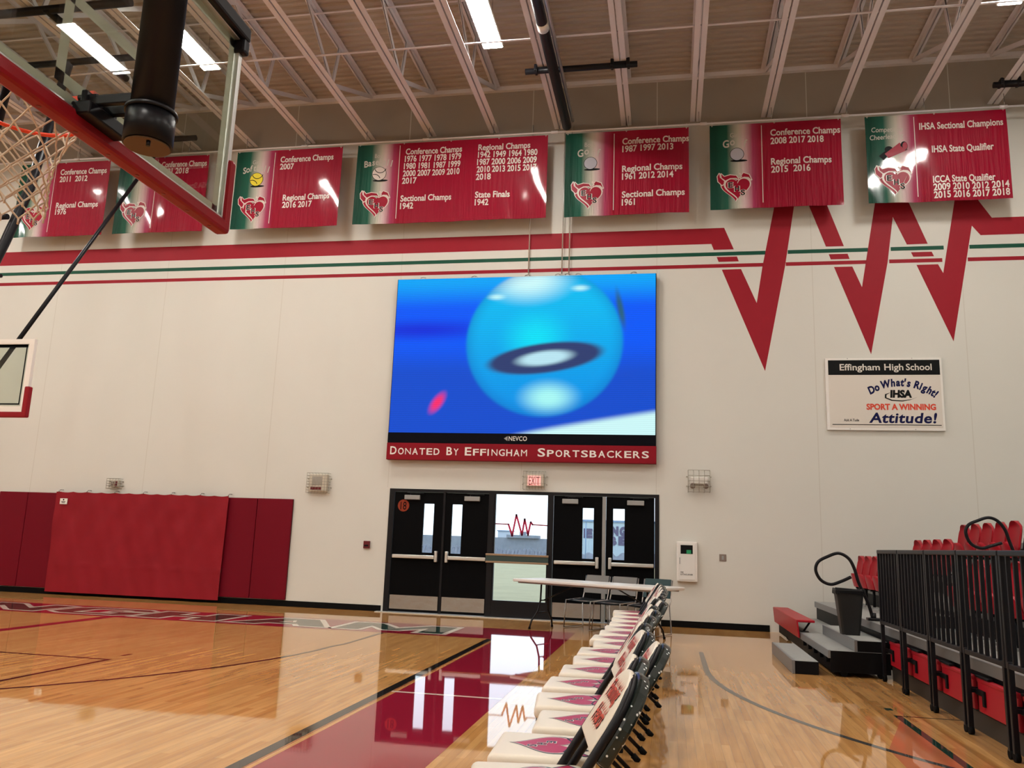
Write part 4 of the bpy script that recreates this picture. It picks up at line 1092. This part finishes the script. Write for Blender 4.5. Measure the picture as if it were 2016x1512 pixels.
# ------------------------------------------------------------------ folding chairs in the sideline row
def make_chair(lab):
    t = thing('folding_chair', lab, 'chair', (0, 0, 0), 0, 'cream padded folding chairs in the sideline row')
    # back frame: foot, up past the seat, over the arch, down again
    A = Vector((.05, 0, 0)); B = Vector((.585, 0, .83)); d = (B - A).normalized(); L = (B - A).length
    def pl(y, s, n=0.0): return A + d * s + Vector((0, y, 0)) + Vector((d.z, 0, -d.x)) * n
    hw = .212
    pts = [pl(-hw, .02), pl(-hw, L * .45), pl(-hw, L - .20)]
    pts += [pl(-hw * math.cos(a), L - .20 + .185 * math.sin(a)) for a in [PI * i / 12 for i in range(1, 12)]]
    pts += [pl(hw, L - .20), pl(hw, L * .45), pl(hw, .02)]
    mb = MB(); mb.tube(pts, .0165, seg=8, flat=1.0); obj('tube_frame', mb, 'black_metal', t)
    # speckled shell behind the back pad, and the pad
    def outline(w, top, bot, n=18):
        P = [(-w, bot), (w, bot), (w, top - w * .95)]
        P += [(w * math.cos(a), top - w * .95 + w * .95 * math.sin(a)) for a in [PI * i / n for i in range(1, n)]]
        P += [(-w, top - w * .95)]
        return P
    s0, s1 = L - .300, L + .012
    mb = MB(); mb.prism([pl(y, s, .012) for y, s in outline(.222, s1, s0)], Vector((d.z, 0, -d.x)) * .048)
    sh = obj('back_shell', mb, 'speckle', t)
    bv = sh.modifiers.new('Bevel', 'BEVEL'); bv.width = .012; bv.segments = 2; bv.limit_method = 'ANGLE'
    mb = MB(); mb.prism([pl(y, s, .011) for y, s in outline(.198, s1 - .012, s0 + .01)], Vector((d.z, 0, -d.x)) * -.030)
    bk = obj('backrest', mb, 'cream', t)
    bv = bk.modifiers.new('Bevel', 'BEVEL'); bv.width = .010; bv.segments = 3; bv.limit_method = 'ANGLE'
    mb = MB()
    f = lambda yy, s: pl(-yy, s, -.0205)
    f2 = lambda yy, s: pl(-yy, s, -.0213)
    sc = (s0 + s1) / 2
    for word, ss, wd in (('Flaming', sc + .022, .24), ('Hearts', sc - .075, .21)):
        mb.text(txt(word, .092, .02, .3, 1, 1, 'CENTER', width=wd), shift(f, .004, ss - .006), 1)
        mb.text(txt(word, .092, .016, .3, 1, 1, 'CENTER', width=wd), shift(f2, 0, ss), 0)
        n_ = len(word)
        for i in range(n_):
            q = -wd / 2 + wd * (i + .5) / n_
            mb.flat([[(q - .008, ss + .048), (q + .006, ss + .046), (q + .026, ss + .078)], [(q - .016, ss - .002), (q - .002, ss), (q - .022, ss - .022)]], f2, 0)
    obj('script_lettering', mb, ['script_red', 'print_black'], bk, recalc=False)
    # seat
    mb = MB(); mb.box((.215, 0, .4275), (.42, .425, .07), 0, .026, seg=4)
    st = obj('seat', mb, 'cream', t)
    for p in st.data.polygons: p.use_smooth = True
    mb = MB(); mb.box((.215, 0, .383), (.40, .41, .022), 0, .006); obj('seat_pan', mb, 'black', t)
    mb = MB()
    def fn(x, y, k=0.0): return (.205 + y, -x, .4632 + k)     # heart point toward the front of the seat
    P = heart(0, 0, .30, .27)
    F = lambda k: (lambda x, y: fn(x, y, .0004 * k))
    mb.flat([heart(0, -.005, .305, .275)], F(0), 2); mb.flat([heart(0, -.005, .285, .255)], F(1), 1)
    mb.flat([heart(0, -.005, .270, .240)], F(2), 0)
    for tt in ([(-.12, .10), (-.17, .16), (-.13, .19), (-.10, .15), (-.04, .185), (-.02, .13), (-.07, .12)], [(.02, .12), (.06, .18), (.10, .15), (.15, .19), (.165, .13), (.11, .10), (.06, .11)]):
        mb.stroke(tt, .018, F(3), 2, True); mb.flat([tt], F(4), 0)
    for ch, x, y in (('E', -.05, .035), ('H', 0, -.01), ('S', .05, -.055)):
        mb.text(txt(ch, .056, .05, 0, 1, 1, 'CENTER', width=.044), shift(F(4), x * .8, y * .8 - .015), 1); mb.text(txt(ch, .053, .02, 0, 1, 1, 'CENTER', width=.034), shift(F(5), x * .8, y * .8 - .015), 2)
    obj('heart_emblem', mb, ['decal_red', 'decal_white', 'decal_navy'], st, recalc=False)
    for s in (-1, 1):
        mb = MB(); mb.tube([(.13, s * .19, .395), (.34, s * .19, .20), (.545, s * .19, .015)], .0125, seg=8); lg = obj('rear_leg', mb, 'black_metal', t)
        mb = MB(); mb.cyl((.525, s * .19, .035), (.56, s * .19, .0), .019, seg=8); obj('rubber_foot', mb, 'black_rubber', lg)
        mb = MB(); mb.cyl(pl(s * hw, .045), pl(s * hw, .003), .020, seg=8); obj('rubber_foot', mb, 'black_rubber', t)
    mb = MB(); mb.cyl((.40, -.19, .145), (.40, .19, .145), .009, seg=6); mb.cyl((.16, -.212, .17), (.16, .212, .17), .009, seg=6)
    mb.cyl((.30, -.212, .39), (.30, .212, .39), .009, seg=6)
    for s in (-1, 1): mb.cyl((.32, s * .190, .385), pl(s * hw, .36), .010, seg=6)
    obj('cross_bar', mb, 'black_metal', t)
    return t
CH = [(-.70, -11.76), (-.713, -11.23), (-.625, -10.69), (-.705, -10.19), (-.735, -9.60), (-.715, -9.04), (-.69, -8.53), (-.71, -7.97), (-.64, -7.43), (-.70, -6.94),
      (-.665, -6.46), (-.65, -5.93), (-.64, -5.42), (-.655, -4.86), (-.67, -4.28), (-.71, -3.72)]
CYAW = [.17, .05, .06, .12, .02, .05, .10, .03, .07, .0, .05, .08, .03, .06, .02, .05]
WORDS = ['nearest', 'second', 'third', 'fourth', 'fifth', 'sixth', 'seventh', 'eighth', 'ninth', 'tenth', 'eleventh', 'twelfth', 'thirteenth', 'fourteenth', 'fifteenth', 'last']
c0 = make_chair('nearest cream folding chair of the sideline row, its Flaming Hearts back fully visible')
for i, (x, yn) in enumerate(CH):
    loc = (x, yn + .215, 0)
    rz = CYAW[i]
    if i == 0: c0.location = loc; c0.rotation_euler = (0, 0, rz)
    else:
        lab = ('%s cream folding chair from the camera in the sideline row' % WORDS[i]) if i < 15 else 'cream folding chair at the far end of the sideline row, by the white table'
        dup(c0, loc, rz, lab)

# ------------------------------------------------------------------ folding table and visitor chairs
ang = math.radians(-27)
t = thing('folding_table', 'long white folding table with dark bent legs in front of the black doors', 'table', (0, 0, 0), ang)
ex = Vector((math.cos(ang), math.sin(ang), 0)); ey = Vector((-math.sin(ang), math.cos(ang), 0))
tcen = Vector((-2.377, -1.60, 0)) + ex * 1.27 + ey * .38
t.location = tcen
mb = MB(); mb.box((0, 0, .717), (2.54, .76, .045), 0, .012); obj('tabletop', mb, 'white_plastic', t)
mb = MB(); mb.span((-1.2, -.33, .672), (1.2, -.30, .695)); mb.span((-1.2, .30, .672), (1.2, .33, .695)); obj('apron_rail', mb, 'grey_metal', t)
for s in (-1, 1):
    for q in (-1, 1):
        mb = MB(); mb.tube([(s * .92, q * .10, .685), (s * .93, q * .10, .42), (s * .95, q * .14, .26), (s * .97, q * .27, .12), (s * .98, q * .30, .012)], .014, seg=8)
        lg = obj('leg', mb, 'black_metal', t)
        mb = MB(); mb.cyl((s * .98, q * .30, .03), (s * .98, q * .30, 0), .019, seg=8); obj('foot_cap', mb, 'black_rubber', lg)
    mb = MB(); mb.cyl((s * .94, -.10, .42), (s * .94, .10, .42), .010, seg=6); mb.cyl((s * .95, -.17, .24), (s * .95, .17, .24), .010, seg=6)
    mb.cyl((s * .94, 0, .42), (s * .35, 0, .68), .010, seg=6); obj('leg_brace', mb, 'black_metal', t)

def make_visitor(lab, m):
    t = thing('sled_base_chair', lab, 'chair', (0, 0, 0), 0, 'sled base chairs behind the white table')
    # faces -y in its own space
    mb = MB()
    def seat(u, v): return ((u - .5) * .44, -.20 + .42 * v, .44 + .012 * math.cos((u - .5) * PI) * -1 - .02 * (1 - v) ** 4 + .03 * max(0, v - .85) * 3)
    mb.grid(seat, 10, 10); mb.grid(lambda u, v: tuple(Vector(seat(u, v)) - Vector((0, 0, .012))), 10, 10); obj('seat', mb, 'black', t)
    def back(u, v): return ((u - .5) * (.46 - .03 * v), .25 + .07 * v - .03 * math.cos((u - .5) * PI) * -1, .53 + .28 * v)
    mb = MB(); mb.grid(back, 10, 8); mb.grid(lambda u, v: tuple(Vector(back(u, v)) + Vector((0, .014, 0))), 10, 8); obj('backrest', mb, m, t)
    for s in (-1, 1):
        x = s * .235
        mb = MB(); mb.tube([(x, .33, .80), (x, .27, .52), (x, .24, .44), (x, -.21, .425), (x * 1.05, -.24, .012), (x * 1.05, .27, .012), (x, .23, .43)], .010, seg=7)
        obj('sled_frame', mb, 'chrome', t)
    mb = MB(); mb.cyl((-.235, -.12, .42), (.235, -.12, .42), .009, seg=6); mb.cyl((-.235, .18, .42), (.235, .18, .42), .009, seg=6); obj('cross_bar', mb, 'chrome', t)
    return t
vg = make_visitor('left of the two grey sled base chairs behind the white table', 'chair_grey')
vg.location = (-1.29, -1.03, 0); vg.rotation_euler = (0, 0, ang - .06)
dup(vg, (-.83, -1.27, 0), ang - .03, 'right of the two grey sled base chairs behind the white table')
vt = make_visitor('dark teal sled base chair behind the right end of the white table', 'chair_teal')
vt.location = (-.30, -1.55, 0); vt.rotation_euler = (0, 0, ang + .02)

# ------------------------------------------------------------------ bleachers
YN, YF = -.28, -14.0         # wall end and near end
AY0, AY1 = -4.86, -2.95      # aisle
TX = [2.30, 3.05, 3.75, 4.45, 5.15, 5.85, 6.6]
TZ = [.53, .79, 1.04, 1.29, 1.54, 1.79]
def build_bleachers():
    t = thing('bleachers', 'telescopic bleacher stand with grey decks along the right side', 'bleachers', (3.0, -5, 0))
    for i in range(6):
        x0, x1, z = TX[i], TX[i + 1], TZ[i]
        mb = MB(); mb.span((x0, YF, z - .035), (x1 + .02, YN, z)); dk = obj('deck', mb, 'grey_tread', t, True)
        mb = MB(); mb.span((x0 - .018, YF, z - .085), (x0 + .012, YN, z + .003), 0, .004); obj('nosing', mb, 'grey_nosing', dk, True)
        mb = MB(); zb = TZ[i - 1] if i else .10
        mb.span((x0 + .012, YF, zb), (x0 + .03, YN, z - .035)); obj('riser', mb, 'black', t, True)
    mb = MB(); mb.span((2.31, YF, .0), (2.33, AY0 - .02, .14)); obj('skirt', mb, 'dark_skirt', t, True)
    # row one platform that stays out between the aisle and the wall
    mb = MB(); mb.span((1.70, AY0, .235), (2.318, YN, .265)); dk = obj('front_platform', mb, 'grey_tread', t, True)
    mb = MB(); mb.span((1.675, AY0, .185), (1.705, YN, .268), 0, .004); obj('nosing', mb, 'grey_nosing', dk, True)
    mb = MB(); mb.span((1.70, AY0 - .006, .045), (2.30, AY0 + .02, .262)); mb.span((1.73, AY0, .03), (1.75, YN, .235))
    for y in (-4.6, -4.2, -3.8, -3.4, -3.0): mb.span((1.69, y - .05, .12), (1.735, y + .05, .19), 0, .004)
    obj('end_panel', mb, 'black', t, True)
    mb = MB(); mb.cyl((1.83, AY0 - .005, .035), (1.83, AY0 + .03, .035), .035, seg=14); mb.cyl((2.2, AY0 - .005, .035), (2.2, AY0 + .03, .035), .035, seg=14)
    for y in (-3.2, -1.2): mb.cyl((1.76, y - .02, .035), (1.76, y + .02, .035), .035, seg=14)
    for y in (-6, -9, -12): mb.cyl((2.6, y - .02, .035), (2.6, y + .02, .035), .035, seg=14); 
    obj('wheel', mb, 'black_rubber', t, True)
    mb = MB()
    for y in (-1, -5, -9, -13): mb.span((2.58, y - .04, .03), (2.62, y + .04, .5)); mb.span((4.0, y - .04, 0), (4.04, y + .04, 1.0)); mb.span((6.4, y - .04, 0), (6.44, y + .04, 1.75))
    obj('frame_post', mb, 'black', t, True)
build_bleachers()
def step(name, lab, x0, x1, y0, y1, z0, z1):
    t = thing(name, lab, 'step', ((x0 + x1) / 2, (y0 + y1) / 2, z0), 0, 'bleacher aisle steps')
    mb = MB(); mb.span((x0 + .03, y0 + .02, z1 - .012), (x1, y1, z1)); obj('tread', mb, 'grey_tread', t, True)
    mb = MB(); mb.span((x0, y0, z0), (x0 + .035, y1, z1 + .004), 0, .004); obj('nosing', mb, 'grey_nosing', t, True)
    mb = MB(); mb.span((x0 + .03, y0, z0), (x1, y0 + .022, z1 - .002)); mb.span((x0 + .03, y1 - .02, z0), (x1, y1, z1 - .013)); mb.span((x1 - .012, y0 + .02, z0), (x1, y1 - .02, z1 - .013)); obj('side_panel', mb, 'black', t, True)
step('aisle_step', 'lowest grey aisle step standing on the floor in front of the bleachers', 1.305, 1.58, -4.84, -3.02, 0, .135)
step('aisle_step', 'grey aisle step on the low bleacher platform, carrying the black wastebasket', 1.945, 2.278, -4.86, -2.95, .265, .378)
for i in range(1, 4):
    step('aisle_step', '%s grey aisle step above the one with the wastebasket' % ORD[i], TX[i] - .32, TX[i] - .0, -4.86 + .3, -3.2, TZ[i - 1], TZ[i] - .135)

t = thing('bench_seat', 'long red plastic bench seat by the wall at the foot of the bleachers', 'bench', (1.72, -1.65, .2))
mb = MB(); mb.span((1.63, -2.93, .395), (1.86, -.42, .425), 0, .008); obj('seat', mb, 'seat_red', t, True)
mb = MB(); mb.prism([(1.628, -2.93, .42), (1.648, -2.93, .42), (1.668, -2.93, .20), (1.648, -2.93, .20)], (0, 2.51, 0)); obj('front_panel', mb, 'seat_red', t, True)
for y in (-2.75, -1.7, -.65):
    mb = MB(); mb.tube([(1.83, y, .40), (1.74, y, .268)], .014, seg=6); mb.span((1.70, y - .05, .266), (1.80, y + .05, .276))
    obj('support_bracket', mb, 'black_metal', t, True)

# wastebasket on the step
t = thing('wastebasket', 'tall black plastic wastebasket standing on the bleacher step', 'wastebasket', (2.045, -4.15, .378))
mb = MB()
def rr(w, d, z, r, n=5):
    P = []
    for cx, cy, a0 in ((w - r, d - r, 0), (-w + r, d - r, PI / 2), (-w + r, -d + r, PI), (w - r, -d + r, PI * 1.5)):
        for i in range(n + 1): P.append(Vector((cx + r * math.cos(a0 + PI / 2 * i / n), cy + r * math.sin(a0 + PI / 2 * i / n), z)))
    return P
rings = [rr(.098, .085, 0, .03), rr(.150, .125, .50, .035), rr(.142, .117, .50, .033), rr(.09, .077, .008, .028)]
RV = [[mb.bm.verts.new(p) for p in r_] for r_ in rings]
for A_, B_ in zip(RV[:-1], RV[1:]):
    for k in range(len(A_)): mb.bm.faces.new((A_[k], A_[(k + 1) % len(A_)], B_[(k + 1) % len(A_)], B_[k]))
mb.bm.faces.new(RV[0][::-1]); mb.bm.faces.new(RV[-1]); obj('bucket', mb, 'bin', t)
mb = MB(); mb.tube([p for p in rr(.153, .128, .498, .037)], .009, seg=6, closed=True); obj('rim', mb, 'bin', t)
# liner crumpled over the rim
mb = MB(); LP = rr(.158, .133, .50, .04, 7); n_ = len(LP)
lo = [mb.bm.verts.new(p + Vector((p.x * .03, p.y * .03, -.045 - .015 * math.sin(k * 2.1)))) for k, p in enumerate(LP)]
hi = [mb.bm.verts.new(p + Vector((0, 0, .012 + .006 * math.sin(k * 3.3)))) for k, p in enumerate(LP)]
inn = [mb.bm.verts.new(Vector((p.x * .88, p.y * .88, .46))) for p in LP]
for A_, B_ in ((lo, hi), (hi, inn)):
    for k in range(n_): mb.bm.faces.new((A_[k], A_[(k + 1) % n_], B_[(k + 1) % n_], B_[k]))
obj('liner', mb, 'black', t)

# P shaped handrails
def handrail(lab, Y, pts, base):
    t = thing('aisle_handrail', lab, 'handrail', base, 0, 'black looped aisle handrails')
    def cr(P, n=8):
        out = []
        for i in range(len(P) - 1):
            p0, p1, p2, p3 = P[max(0, i - 1)], P[i], P[i + 1], P[min(len(P) - 1, i + 2)]
            for k in range(n):
                u = k / n
                out.append(.5 * ((2 * p1) + (-p0 + p2) * u + (2 * p0 - 5 * p1 + 4 * p2 - p3) * u * u + (-p0 + 3 * p1 - 3 * p2 + p3) * u ** 3))
        return out + [P[-1]]
    V = [Vector((x, Y, z)) for x, z in pts]
    mb = MB(); mb.tube(cr(V), .019, seg=10); obj('rail', mb, 'black_metal', t, True)
    mb = MB(); mb.span((base[0] - .07, Y - .06, base[2]), (base[0] + .07, Y + .06, base[2] + .035), 0, .008); mb.cyl((base[0], Y, base[2]), (base[0], Y, base[2] + .09), .032, seg=12); obj('base_socket', mb, 'black_metal', t, True)
handrail('lower black looped handrail behind the wastebasket at the foot of the aisle', -3.95,
         [(2.345, .54), (2.30, .72), (2.205, .95), (2.16, 1.12), (2.10, 1.235), (1.99, 1.29), (1.86, 1.245), (1.755, 1.18), (1.725, 1.08), (1.78, .97), (1.89, .925), (2.01, .965), (2.12, 1.02)], (2.35, -3.95, .53))
handrail('upper black looped handrail in front of the red stadium seats', -3.6,
         [(4.12, 1.06), (4.06, 1.30), (3.995, 1.50), (3.955, 1.64), (3.88, 1.74), (3.78, 1.775), (3.66, 1.735), (3.555, 1.68), (3.52, 1.585), (3.57, 1.46), (3.68, 1.41), (3.79, 1.44), (3.91, 1.48)], (4.13, -3.6, 1.04))

# guard rail sections in front of the lowest row
RX = 2.20
def rail_section(y0, y1, lab):
    t = thing('guard_rail', lab, 'railing', (RX, (y0 + y1) / 2, 0), 0, 'black guard rail sections of the bleachers')
    w = y1 - y0 - .012; c = (y0 + y1) / 2
    mb = MB()
    mb.span((RX - .02, c - w / 2, 1.298), (RX + .02, c + w / 2, 1.338), 0, .008); mb.span((RX - .016, c - w / 2, .575), (RX + .016, c + w / 2, .612), 0, .005)
    for s in (-1, 1): mb.span((RX - .018, c + s * (w / 2 - .018) - .018, .575), (RX + .018, c + s * (w / 2 - .018) + .018, 1.32), 0, .004)
    obj('rail_frame', mb, 'black_metal', t, True)
    n = max(3, int(round(w / .115)))
    first = None
    for i in range(1, n):
        y = c - w / 2 + w * i / n
        if first is None:
            mb = MB(); mb.span((RX - .014, -.011, .60), (RX + .014, .011, 1.31), 0, .004); first = obj('baluster', mb, 'black_metal', None)
            first.parent = t; first.data.transform(Matrix.Translation((-RX, 0, 0))); first.location = (0, y - c, 0)
        else:
            b = first.copy(); COL.objects.link(b); b.parent = t; b.location = (0, y - c, 0)
    for s in (-1, 1):
        yy = c + s * (w / 2 - .035)
        mb = MB(); mb.span((RX - .018, yy - .018, .05), (RX + .018, yy + .018, .62), 0, .004); mb.span((RX - .01, yy - .014, .30), (RX + .11, yy + .014, .33)); lg = obj('leg', mb, 'black_metal', t, True)
        mb = MB(); mb.cyl((RX - .016, yy, .032), (RX + .016, yy, .032), .032, seg=14); obj('caster', mb, 'black_rubber', lg, True)
ys = [-4.98, -5.80, -6.68, -7.52, -8.36, -9.22, -10.08]
rl_labels = ['leftmost black guard rail section, nearest the aisle steps', 'second black guard rail section from the aisle steps', 'third black guard rail section from the aisle steps',
             'fourth black guard rail section from the aisle steps', 'fifth black guard rail section, at the right edge of the photo', 'black guard rail section nearest the camera, cut by the right edge']
for a, b, lab in zip(ys[:-1], ys[1:], rl_labels): rail_section(b, a, lab)

# folded red seat units under the guard rail
for i, (a, b) in enumerate(zip(ys[:-1], ys[1:])):
    t = thing('folded_bench_unit', '%s folded red bench unit below the guard rail from the aisle' % ORD[i + 1], 'bench', (2.27, (a + b) / 2, .15), 0, 'folded red bench units under the guard rail')
    mb = MB(); mb.span((2.262, b + .04, .165), (2.292, a - .04, .40), 0, .010); mb.span((2.255, b + .04, .375), (2.292, a - .04, .415), 0, .012); obj('seat_panel', mb, 'seat_red', t, True)
    mb = MB(); y_ = a - .12
    mb.span((2.245, y_ - .09, .29), (2.262, y_ + .09, .33), 0, .003); mb.span((2.245, y_ - .09, .22), (2.262, y_ - .05, .32), 0, .003); mb.span((2.24, y_ - .20, .415), (2.292, y_ + .06, .432), 0, .004)
    obj('latch', mb, 'black', t, True)

# stadium seats
def make_seat(lab):
    t = thing('stadium_seat', lab, 'seat', (0, 0, 0), 0, 'red stadium seats on the bleachers')
    mb = MB()
    def shell(u, v, o=0.0):
        s = (u - .5) * 2
        wv = .205 * (1 - .18 * max(0, (v - .55) / .45) ** 2) * (1 - .30 * max(0, (.25 - v) / .25))
        if v > .72: wv *= math.sqrt(max(0.02, 1 - ((v - .72) / .28) ** 2 * .97))
        x = .07 * v - .055 * s * s * (1 - .2 * v) + .035 * max(0, (v - .85) / .15) * -1
        return (x + o, s * wv, .29 + .45 * v)
    mb.grid(lambda u, v: shell(u, v), 14, 24)
    mb.grid(lambda u, v: shell(u, v, .022 + .012 * math.sin(PI * u)), 14, 24)
    N_ = 24
    for j in range(N_):
        for u in (0.0, 1.0):
            a, b = shell(u, j / N_), shell(u, (j + 1) / N_); c, d = shell(u, (j + 1) / N_, .022), shell(u, j / N_, .022)
            mb.face([a, b, c, d])
    for i in range(14):
        for v in (0.0, 1.0):
            o1 = .022 + .012 * math.sin(PI * i / 14); o2 = .022 + .012 * math.sin(PI * (i + 1) / 14)
            mb.face([shell(i / 14, v), shell((i + 1) / 14, v), shell((i + 1) / 14, v, o2), shell(i / 14, v, o1)])
    obj('backrest', mb, 'seat_red', t)
    mb = MB()
    def pan(u, v, o=0.0):
        s = (u - .5) * 2
        return (-.085 - .05 * v + .03 * s * s + o, s * .195 * (1 - .12 * v * v) * math.sqrt(max(.05, 1 - max(0, (v - .6) / .4) ** 2 * .9)), .27 + .20 * v)
    mb.grid(lambda u, v: pan(u, v), 10, 10); mb.grid(lambda u, v: pan(u, v, .022), 10, 10)
    for j in range(10):
        for u in (0.0, 1.0): mb.face([pan(u, j / 10), pan(u, (j + 1) / 10), pan(u, (j + 1) / 10, .022), pan(u, j / 10, .022)])
        for v in (0.0, 1.0): mb.face([pan(j / 10, v), pan((j + 1) / 10, v), pan((j + 1) / 10, v, .022), pan(j / 10, v, .022)])
    obj('folded_seat', mb, 'seat_red', t)
    mb = MB(); mb.box((-.02, 0, .265), (.10, .06, .05), 0, .008); mb.cyl((-.02, 0, .02), (-.02, 0, .25), .02, seg=8); mb.cyl((.0, -.215, .28), (.0, .215, .28), .012, seg=6)
    for s in (-1, 1): mb.tube([(0, s * .212, .28), (.045, s * .212, .52)], .009, seg=6)
    obj('bracket', mb, 'black', t)
    mb = MB(); mb.box((-.02, 0, .011), (.10, .12, .022), 0, .003); obj('foot_plate', mb, 'grey_metal', t)
    return t
st = None
def put_seats(x, z, ylist, row, side, wall=True):
    global st
    n = len(ylist)
    for i, y in enumerate(ylist):
        lab = 'red stadium seat in the %s row, %s from the %s' % (row, ORD[i + 1], side)
        if st is None: st = make_seat(lab); st.location = (x, y, z)
        else: dup(st, (x, y, z), 0, lab)
rows_wall = [round(-.62 - .47 * i, 3) for i in range(5)]
put_seats(2.92, TZ[0], rows_wall, 'lowest', 'end wall')
put_seats(2.92, TZ[0], [-5.25 - .47 * i for i in range(6)], 'lowest', 'aisle behind the guard rail')
put_seats(3.62, TZ[1], [-1.12 - .46 * i for i in range(4)], 'second', 'end wall')
put_seats(3.62, TZ[1], [-5.25 - .47 * i for i in range(3)], 'second', 'aisle behind the guard rail')
put_seats(4.32, TZ[2], [-.98 - .47 * i for i in range(5)], 'third', 'end wall')

# ------------------------------------------------------------------ outside, seen through the panes
mb = MB(); mb.face([(-120, .31, -.06), (60, .31, -.06), (60, 140, -.25), (-120, 140, -.25)])
tag(obj('lawn', mb, 'grass'), 'pale green lawn outside the doors', 'grass', kind='structure')
K = (60 + 14.6) / 14.6
def far(x, z, Y, Y0=60.0):
    k = (Y + 14.6) / (Y0 + 14.6); return (x * k, 1.267 + (z - 1.267) * k)
t = thing('block_wall', 'long low grey stone wall on the skyline beyond the lawn', 'wall', (-16, 70, -.2))
mb = MB(); mb.span((-34, 70, -.3), (-4, 70.6, 1.85)); obj('wall', mb, 'far_wall', t, True)
mb = MB(); mb.span((-16.2, 69.6, 1.85), (-12.9, 71, 2.15)); mb.span((-14.9, 69.9, 2.15), (-14.3, 70.7, 2.5)); obj('parapet', mb, 'far_wall', t, True)
t = thing('white_shed', 'pale box shaped shed rising behind the stone wall', 'shed', (-16.6, 76, -.3))
mb = MB(); mb.span((-18.2, 75, -.3), (-16.8, 77, 2.55)); obj('shed_wall', mb, 'far_box', t, True)
mb = MB(); mb.span((-18.3, 74.9, 2.55), (-16.7, 77.1, 2.65)); obj('shed_roof', mb, 'far_trim', t, True)
t = thing('hedge', 'dark low hedge in front of the stone wall', 'hedge', (-14, 58, -.2))
mb = MB(); mb.grid(lambda u, v: (-34 + 24 * u, 57 + .5 * math.sin(9 * u) + 1.6 * v, -.25 + (1.0 + .10 * math.sin(50 * u) + .10 * math.sin(431 * u + 2) + .08 * math.sin(1013 * u)) * math.sin(PI * v)), 700, 8)
obj('foliage', mb, 'far_brush', t, True)
t = thing('metal_building', 'pale blue metal building with dark lettering seen through the right door panes', 'building', (-5, 50.3, -.2))
q = lambda x, z: far(x, z, 50.0, 25.0)
xa, zt = q(-4.3, 2.40)
mb = MB(); mb.span((xa, 50, -.3), (3.0, 58, zt))
for i in range(48): mb.span((xa + i * .2, 49.97, 1.0), (xa + i * .2 + .03, 50, zt))
obj('siding', mb, 'far_metal', t, True)
mb = MB(); mb.span((xa - .1, 49.9, zt), (3.1, 58.1, zt + .16)); obj('roof_edge', mb, 'far_trim', t, True)
mb = MB()
for s, x, z, wd in (('E', -3.93, 1.69, .42), ('N', -2.63, 1.83, .33), ('G', -2.26, 1.82, .34), ('B', -2.80, 1.38, .42), ('E', -2.30, 1.40, .38)):
    X_, Z_ = q(x, z); h_ = .42 * 64.6 / 39.6
    mb.text(txt(s, h_ / CAP * (.9 if s != 'E' or x < -3 else .85), .085, 0, 1, 1, 'LEFT', width=wd * 64.6 / 39.6), lambda a, b: (X_ + a, 49.95, Z_ + b), 0)
obj('lettering', mb, 'far_letter', t, True, recalc=False)
t = thing('shrub_bed', 'dark shrubs along the foot of the metal building', 'shrub', (-5, 48.5, -.2))
mb = MB(); mb.grid(lambda u, v: (-7.6 + 7.5 * u, 47.6 + 1.6 * v, -.25 + (1.15 + .2 * math.sin(21 * u) + .12 * math.sin(57 * u + 1)) * math.sin(PI * v)), 70, 8); obj('foliage', mb, 'far_brush', t, True)
t = thing('utility_pole', 'slim flag or light pole outside, seen through the right door panes', 'pole', (-4.95, 40, -.2))
X_, Z_ = far(-3.83, 2.3, 40.0, 25.0)
mb = MB(); mb.cyl((X_, 40, -.2), (X_, 40, 2.9), .035, seg=8); obj('pole', mb, 'far_trim', t, True)
mb = MB(); mb.box((X_ + .2, 40, 2.86), (.5, .12, .06), 0, .01); obj('lamp_arm', mb, 'far_trim', t, True)
